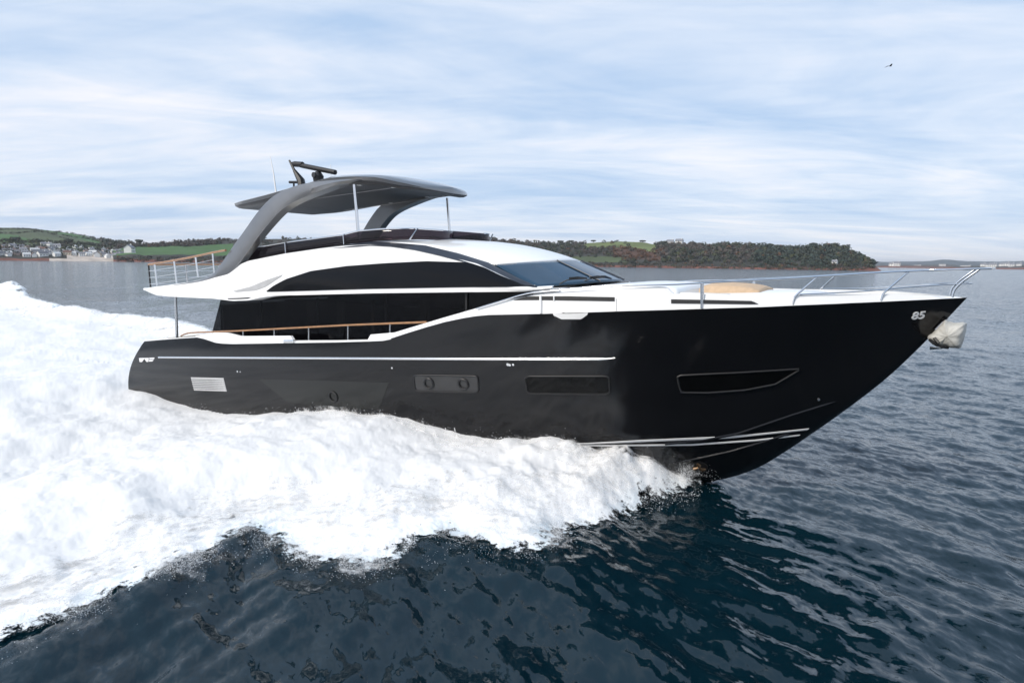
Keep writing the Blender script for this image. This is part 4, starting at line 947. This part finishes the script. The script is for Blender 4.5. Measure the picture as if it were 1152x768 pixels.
# far blue coast on the right
rf_ = curve([(960, 295), (1000, 294.4), (1040, 294), (1060, 292), (1085, 293.6), (1120, 294.4), (1152, 293.4), (1220, 293), (1400, 296)])
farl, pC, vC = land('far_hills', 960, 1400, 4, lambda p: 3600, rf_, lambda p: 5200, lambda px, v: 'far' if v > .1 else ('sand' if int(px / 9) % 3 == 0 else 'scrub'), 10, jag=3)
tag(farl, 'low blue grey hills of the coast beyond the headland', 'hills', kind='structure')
rq = curve([(980, 299.5), (1000, 298.2), (1040, 299.0), (1075, 299.6), (1110, 299.8), (1150, 298.2), (1260, 299)])
neal, pD, vD = land('far_shore', 984, 1260, 4, lambda p: 1900, rq, lambda p: 2300, lambda px, v: 'rust' if (px < 1070 and v > .1) else ('scrub' if v > .15 else 'cliff'), 6, jag=1.5)
tag(neal, 'low brownish shore in front of the far blue hills', 'shore', kind='structure')

# ---- woods: crowns of many small leaf faces; each colour is the foliage's own
def crown_faces(c, r, h, n, flat=1.0):
    d = rng.normal(0, 1, (n, 3)); d /= np.linalg.norm(d, axis=1)[:, None]; rad = rng.uniform(.55, 1.05, (n, 1)) ** .6
    lob = 1 + .28 * np.sin(d[:, :1] * 4 + rng.uniform(0, 6)) * np.cos(d[:, 1:2] * 3.5 + rng.uniform(0, 6))
    p = c + d * rad * lob * np.array([r, r, h]); s = r * rng.uniform(.16, .36, (n, 1))
    a = rng.normal(0, 1, (n, 3)); a /= np.linalg.norm(a, axis=1)[:, None]; b = np.cross(a, d + .4 * rng.normal(0, 1, (n, 3))); b /= np.linalg.norm(b, axis=1)[:, None] + 1e-9; a2 = np.cross(b, d)
    return np.stack([p - a2 * s - b * s * .7, p + a2 * s - b * s * .5, p + a2 * s * .8 + b * s * .8, p - a2 * s * .9 + b * s * .6], 1)
leafm = dict(dark=mat('leaf_dark', (.042, .050, .034), .9, var=.35, nscale=.12), brown=mat('twigs_brown', (.080, .066, .054), .95, var=.35, nscale=.12), olive=mat('leaf_olive', (.060, .066, .030), .9, var=.35, nscale=.12),
             rust=mat('leaf_rust', (.105, .052, .026), .9, var=.35, nscale=.12), pine=mat('leaf_pine', (.032, .048, .036), .9, var=.3, nscale=.12))
LK = list(leafm)
def wood(name, spots, label, cat='wood'):
    Q = []; mi = []
    for (c, r, h, n, k) in spots:
        q = crown_faces(np.array(c), r, h, n); Q.append(q.reshape(-1, 3)); mi += [LK.index(k)] * n
    V = np.concatenate(Q); o = big_mesh(name, V, np.arange(len(V)).reshape(-1, 4), None, mats=[leafm[k] for k in LK], midx=mi)
    for p in o.data.polygons: pass
    o.data.polygons.foreach_set('use_smooth', np.zeros(len(o.data.polygons), bool)); tag(o, label, cat, kind='stuff'); return o
sp = []
for _ in range(4200):
    px = rng.uniform(132, 984); v = rng.uniform(0, 1.03) ** .85
    if 250 < px < 530 and rng.random() < .7: continue
    if px < 268 and v < .64: continue
    if 658 < px < 735 and v > .66 - .0022 * (px - 655) and rng.random() < .97: continue
    if 640 < px < 700 and v < .2: continue
    if px > 962 and v < .8 and rng.random() < .85: continue
    if 715 < px < 860 and v < .03: continue
    p = surface(pB, vB, 18, px, min(v, 1.05)); r = rng.uniform(1.8, 3.9) * (1.05 if px > 740 else .8); h = r * rng.uniform(.6, .9)
    u_ = rng.random(); reg = perlin(np.array([px * .02]), np.array([v * 2.2]), 8)[0]
    if px < 600: k = 'brown' if u_ < .8 else 'dark'
    elif 690 < px < 745 and .1 < v < .65: k = 'rust' if u_ < .7 else 'brown'
    elif px > 850: k = 'pine' if u_ < .55 else ('dark' if u_ < .85 else 'olive')
    else: k = ('brown' if u_ < .75 else 'dark') if reg > 0 else ('dark' if u_ < .55 else ('olive' if u_ < .75 else 'brown'))
    if rng.random() < .03: k = 'rust'
    sp.append((p + np.array([0, 0, h * .75]), r, h, 30, k))
for _ in range(900):
    px = rng.uniform(132, 975)
    if 270 < px < 540: continue
    p = surface(pB, vB, 18, px, rng.uniform(-.10, .07)); r = rng.uniform(1.1, 2.4); u_ = rng.random(); sp.append((p + np.array([0, 0, r * .35]), r, r * .6, 18, 'brown' if u_ < .4 else ('dark' if u_ < .7 else ('olive' if u_ < .85 else 'rust'))))
wood('woodland', sp, 'brown and dark green winter woodland covering the headland')
sp = []
def hedge(pts, dens_, sz):
    for (a, va), (b, vb) in zip(pts[:-1], pts[1:]):
        n = int(abs(b - a) * dens_) + 2
        for q in rng.uniform(0, 1, n):
            p = surface(pA, vA, 20, a + (b - a) * q, va + (vb - va) * q + rng.normal(0, .006)); r = sz * rng.uniform(.6, 1.4); sp.append((p + np.array([0, 0, r * .5]), r, r * .75, 12, 'dark' if rng.random() < .7 else 'olive'))
hedge([(-120, .90), (0, .86), (40, .92), (80, .95), (130, .97)], .9, 1.5); hedge([(-100, .66), (10, .66), (50, .74), (90, .80), (120, .84)], .8, 1.4); hedge([(30, .92), (60, .74), (80, .56)], .8, 1.3); hedge([(88, .97), (104, .80), (130, .72)], .8, 1.4)
hedge([(-60, .98), (-20, .68), (-8, .50)], .7, 1.3); hedge([(95, .99), (130, 1.0), (200, 1.0)], .9, 2); hedge([(-100, .36), (20, .34), (70, .36), (130, .44)], 1.2, 2.4)
for _ in range(260):
    px = rng.uniform(-80, 134); v = rng.uniform(.04, .32); p = surface(pA, vA, 20, px, v); r = rng.uniform(1.6, 3.4); sp.append((p + np.array([0, 0, r * .6]), r, r * .85, 18, 'dark' if rng.random() < .6 else ('brown' if rng.random() < .6 else 'olive')))
for _ in range(160):
    px = rng.uniform(116, 150); v = rng.uniform(.45, 1.0); p = surface(pA, vA, 20, px, v); r = rng.uniform(2.5, 4.5); sp.append((p + np.array([0, 0, r * .6]), r, r * .8, 16, 'dark' if rng.random() < .7 else 'brown'))
wood('hedgerows', sp, 'dark hedgerows and scrub between the fields of the green hill', 'hedge')

# ---- single trees that stand out on the skyline
bark = mat('bark', (.05, .038, .028), .95, var=.3, nscale=2)
def tree(px, v, H, spread, k, label, grp='trees standing out on the headland skyline', PV=None, umb=False):
    pxs_, V_, rows_ = PV or (pB, vB, 18); g = surface(pxs_, V_, rows_, px, v); t_ = empty('tree', (float(g[0]), float(g[1]), float(g[2]) - .3)); setorg(t_); tag(t_, label, 'tree', grp)
    o = np.array(t_.location); c = MB(); c.tube([o, o + (0.1, 0, H * .3), o + (.2, 0, H * .62)], [H * .05, H * .035, H * .02], 7)
    for q in range(4): a_ = q * 1.6; c.tube([o + (.1, 0, H * .32), o + (math.cos(a_) * spread * .6, math.sin(a_) * spread * .6, H * .7)], [H * .02, H * .01], 5)
    c.build('trunk', bark, t_)
    Q = []
    for q in range(6):
        a_ = q * 1.05; off = np.array([math.cos(a_) * spread * .55, math.sin(a_) * spread * .55, H * (.72 + .1 * math.sin(q * 2.1))]) if q else np.array([0, 0, H * .82])
        Q.append(crown_faces(o + off, spread * .55, H * (.12 if umb else .2), 70).reshape(-1, 3))
    V = np.concatenate(Q); obj('crown', V, np.arange(len(V)).reshape(-1, 4), leafm[k], t_, smooth=False, recalc=False)
TREES = [(630, .98, 8.5, 6.0, 'dark', 'broad dark tree on the skyline left of the pale green field', 0), (642, .99, 8.5, 5.5, 'dark', 'round dark tree beside the broad one left of the green field', 0), (667, 1.0, 7.5, 5.2, 'dark', 'flat topped tree with open trunk at the top left of the green field', 1),
         (689, .88, 4.2, 4.0, 'dark', 'low bush in the middle of the pale green field', 0), (694, 1.0, 4.2, 2.6, 'dark', 'small round tree alone on the top edge of the green field', 0), (722, 1.0, 5.0, 6.2, 'dark', 'wide low tree on the skyline right of the green field', 0),
         (744, 1.0, 8.0, 5.0, 'dark', 'dark tree where the wood begins right of the green field', 0), (846, 1.0, 7.4, 4.8, 'olive', 'flat topped pine with gaps of sky under its crown', 1), (866, 1.0, 8.0, 4.2, 'olive', 'pointed open pine on the skyline before the wooded point', 1),
         (874, 1.0, 6.2, 4.8, 'olive', 'spreading open pine right of the pointed one', 1), (914, 1.0, 8.0, 6.0, 'pine', 'tall dark pine at the top of the wooded point', 0)]
for a in TREES: tree(a[0], a[1], a[2] * .52, a[3] * .72, a[4], a[5], umb=a[6])
tree(80, .36, 6, 4, 'dark', 'tall dark tree above the middle of the village', 'trees by the village', (pA, vA, 20)); tree(20, .32, 6, 4.5, 'dark', 'dark spreading tree above the left end of the village', 'trees by the village', (pA, vA, 20)); tree(158, .99, 6.5, 4, 'dark', 'dark round tree on the ridge right of the village', 'trees by the village', (pB, vB, 18))
ORG = np.zeros(3)

# ---- houses of the waterside village
wallm = [mat('wall_white', (.78, .77, .74), .8, var=.06, nscale=.5), mat('wall_cream', (.56, .48, .38), .8, var=.08, nscale=.5), mat('wall_pink', (.50, .36, .31), .8, var=.08, nscale=.5)]
roofm = [mat('roof_slate', (.15, .15, .165), .7, var=.2, nscale=1), mat('roof_grey', (.22, .22, .24), .7, var=.15, nscale=1), mat('roof_brown', (.16, .09, .07), .8, var=.2, nscale=1), mat('roof_pale', (.62, .62, .61), .6, var=.1, nscale=1)]
winm = mat('house_window', (.03, .035, .04), .1)
def house_proto(name, L_, W_, H_, rh_, wm, rm_):
    global ORG
    ORG = np.zeros(3); e_ = empty(name, (0, 0, 0)); c = MB(); l, w_ = L_ / 2, W_ / 2
    c.add([(-l, -w_, -2), (l, -w_, -2), (l, w_, -2), (-l, w_, -2), (-l, -w_, H_), (l, -w_, H_), (l, w_, H_), (-l, w_, H_), (-l, 0, H_ + rh_), (l, 0, H_ + rh_)],
          [(0, 1, 5, 4), (2, 3, 7, 6), (1, 2, 6, 9, 5), (3, 0, 4, 8, 7)]); c.build('wall', wm, e_, smooth=False)
    c = MB(); o_ = .4; c.add([(-l - o_, -w_ - o_, H_ - .25), (l + o_, -w_ - o_, H_ - .25), (l + o_, 0, H_ + rh_ + .1), (-l - o_, 0, H_ + rh_ + .1), (l + o_, w_ + o_, H_ - .25), (-l - o_, w_ + o_, H_ - .25)], [(0, 1, 2, 3), (3, 2, 4, 5)])
    rf2 = c.build('roof', rm_, e_, smooth=False, solid=.25, offset=0)
    c = MB(); c.box((l * .55, -.5, H_ + rh_ * .5), (l * .55 + .9, .5, H_ + rh_ + 1.2)); c.build('chimney', wm, rf2, smooth=False)
    for k in range(3):
        for z in ((1.2, 3.9) if H_ > 4.5 else (1.2,)):
            x = -l + L_ * (k + .5) / 3; c = MB(); c.box((x - .6, -w_ - .06, z), (x + .6, -w_ + .02, z + 1.3)); c.build('window', winm, e_, smooth=False)
    return e_
def copy_tree(o, parent=None):
    c = o.copy(); COL.objects.link(c); c.parent = parent
    for ch in list(o.children): copy_tree(ch, c)
    return c
KINDS = {'waterfront': ('white_house', 11, 7.5, 5.0, 2.6, 0, 3), 'white': ('white_house', 10, 7, 5.2, 2.8, 0, 1), 'cream': ('cream_house', 12, 7, 4.8, 2.6, 1, 2), 'pink': ('pink_house', 9, 7, 5.0, 2.8, 2, 0), 'slate': ('slate_house', 12, 8, 4.0, 3.2, 0, 0)}
protos = {}; LAB = {'waterfront': 'pale roofed white house in the lowest row along the village waterfront', 'white': 'white walled house with light grey roof higher up in the village', 'cream': 'cream house with brown roof in the middle rows of the village', 'pink': 'pinkish house with dark slate roof in the village', 'slate': 'low white house under a big dark slate roof in the village'}
def house(kind, px, v, yaw_off=0., PV=None, scale=1., label=None):
    pxs_, V_, rows_ = PV or (pA, vA, 20); g = surface(pxs_, V_, rows_, px, v)
    if kind not in protos:
        k = KINDS[kind]; h_ = protos[kind] = house_proto(k[0], *k[1:5], wallm[k[5]], roofm[k[6]])
    else: h_ = copy_tree(protos[kind])
    dx, dy = CAM[0] - g[0], CAM[1] - g[1]; h_.location = (float(g[0]), float(g[1]), float(g[2]) - .2); h_.rotation_euler = (0, 0, math.atan2(dy, dx) + math.pi / 2 + yaw_off); h_.scale = (scale,) * 3
    tag(h_, label or LAB[kind], 'house', 'houses of the waterside village'); return h_
house('white', 147, .30, 1.2, (pB, vB, 18), 1.0, 'white gabled house beside the bright green field at the right end of the village')
hr = random.Random(5)
spots = []
for px in range(-60, 132, 9): spots.append((('waterfront', 'white', 'waterfront', 'cream')[len(spots) % 4] if px > 50 else ('slate', 'pink', 'waterfront', 'slate')[len(spots) % 4], px + hr.uniform(-2, 2), .03 + hr.uniform(-.01, .02)))
for px in range(-52, 140, 10): spots.append((hr.choice(('white', 'cream', 'slate', 'pink', 'waterfront')), px + hr.uniform(-3, 3), .085 + hr.uniform(-.02, .02)))
for px in range(-55, 140, 9): spots.append((hr.choice(('waterfront', 'white', 'slate', 'pink')), px + hr.uniform(-4, 4), .055 + hr.uniform(-.02, .02)))
for px in range(-46, 134, 10): spots.append((hr.choice(('white', 'slate', 'pink', 'cream')), px + hr.uniform(-4, 4), .15 + hr.uniform(-.03, .02)))
for px, v in ((51, .25), (58, .24), (66, .20), (86, .24), (93, .21), (104, .19), (118, .20), (128, .18), (134, .17)): spots.append(('waterfront' if px in (52, 86, 128) else 'white', px, v))
for k, px, v in spots: house(k, px, v, hr.uniform(-.6, .6) + (1.57 if hr.random() < .3 else 0), None, hr.uniform(.42, .66))
# pale buildings on the far shore at the right, and two on the headland ridge
def simple_house(px, v, PV, sc, label, grp):
    h_ = house('white', px, v, hr.uniform(-.4, .4), PV, sc, label); h_['group'] = grp
for px, v, sc in ((1003, .3, 1.3), (1008, .3, 1.6), (1106, .9, 1.2), (1111, .7, 1.1), (1116, .5, 1.3), (1119, .95, 1.1), (1127, .9, 1.2), (1132, .7, 1.3), (1138, .5, 1.2), (1146, .8, 1.1)): simple_house(px, v, (pD, vD, 6), sc, 'pale building of the town on the low far shore right of the headland', 'buildings on the far shore')
simple_house(753, .97, (pB, vB, 18), .8, 'white house half hidden by trees on the headland ridge', 'houses on the headland')
simple_house(763, .97, (pB, vB, 18), .9, 'longer pale house on the headland ridge right of its white neighbour', 'houses on the headland')
simple_house(938, .10, (pB, vB, 18), .6, 'small pale boathouse low on the shore of the wooded point', 'houses on the headland')
# ---- a gull high over the headland
gp = PR(1001.5, 74.5, 90); gl = empty('gull', tuple(gp)); setorg(gl); tag(gl, 'tiny dark gull gliding in the sky over the headland', 'bird')
mb = MB(); rt = np.array([_r0[0], _r0[1], 0]); up_ = np.array([0, 0, 1.0]); mb.tube([gp - rt * .16, gp - rt * .07, gp + rt * .07, gp + rt * .17], [.02, .05, .05, .02], 8)
fw = np.cross(up_, rt)
for s in (-1, 1): mb.add([gp + rt * .12, gp - rt * .1, gp - rt * .12 + fw * s * .35 + up_ * .12, gp - rt * .25 + fw * s * .75 + up_ * .04, gp + rt * .06 + fw * s * .35 + up_ * .14], [(0, 1, 2, 4), (4, 2, 3)])
mb.build('body', M['bird'], gl, solid=.02)
ORG = np.zeros(3)

# ---- the air: a low closed box of thin haze round everything
mb = MB(); mb.box((-47000, -47000, -3.2), (47000, 47000, 75)); hzo = mb.build('haze', None, None, smooth=False)
mh = bpy.data.materials.new('haze_air'); mh.use_nodes = True; t = mh.node_tree; t.nodes.remove(t.nodes['Principled BSDF'])
pv = t.nodes.new('ShaderNodeVolumePrincipled'); pv.inputs['Color'].default_value = (.90, .94, .99, 1); pv.inputs['Density'].default_value = 1.0e-4; pv.inputs['Anisotropy'].default_value = .2
t.links.new(pv.outputs[0], t.nodes['Material Output'].inputs['Volume']); hzo.data.materials.append(mh); tag(hzo, 'thin pale haze over the water', 'haze', kind='stuff')
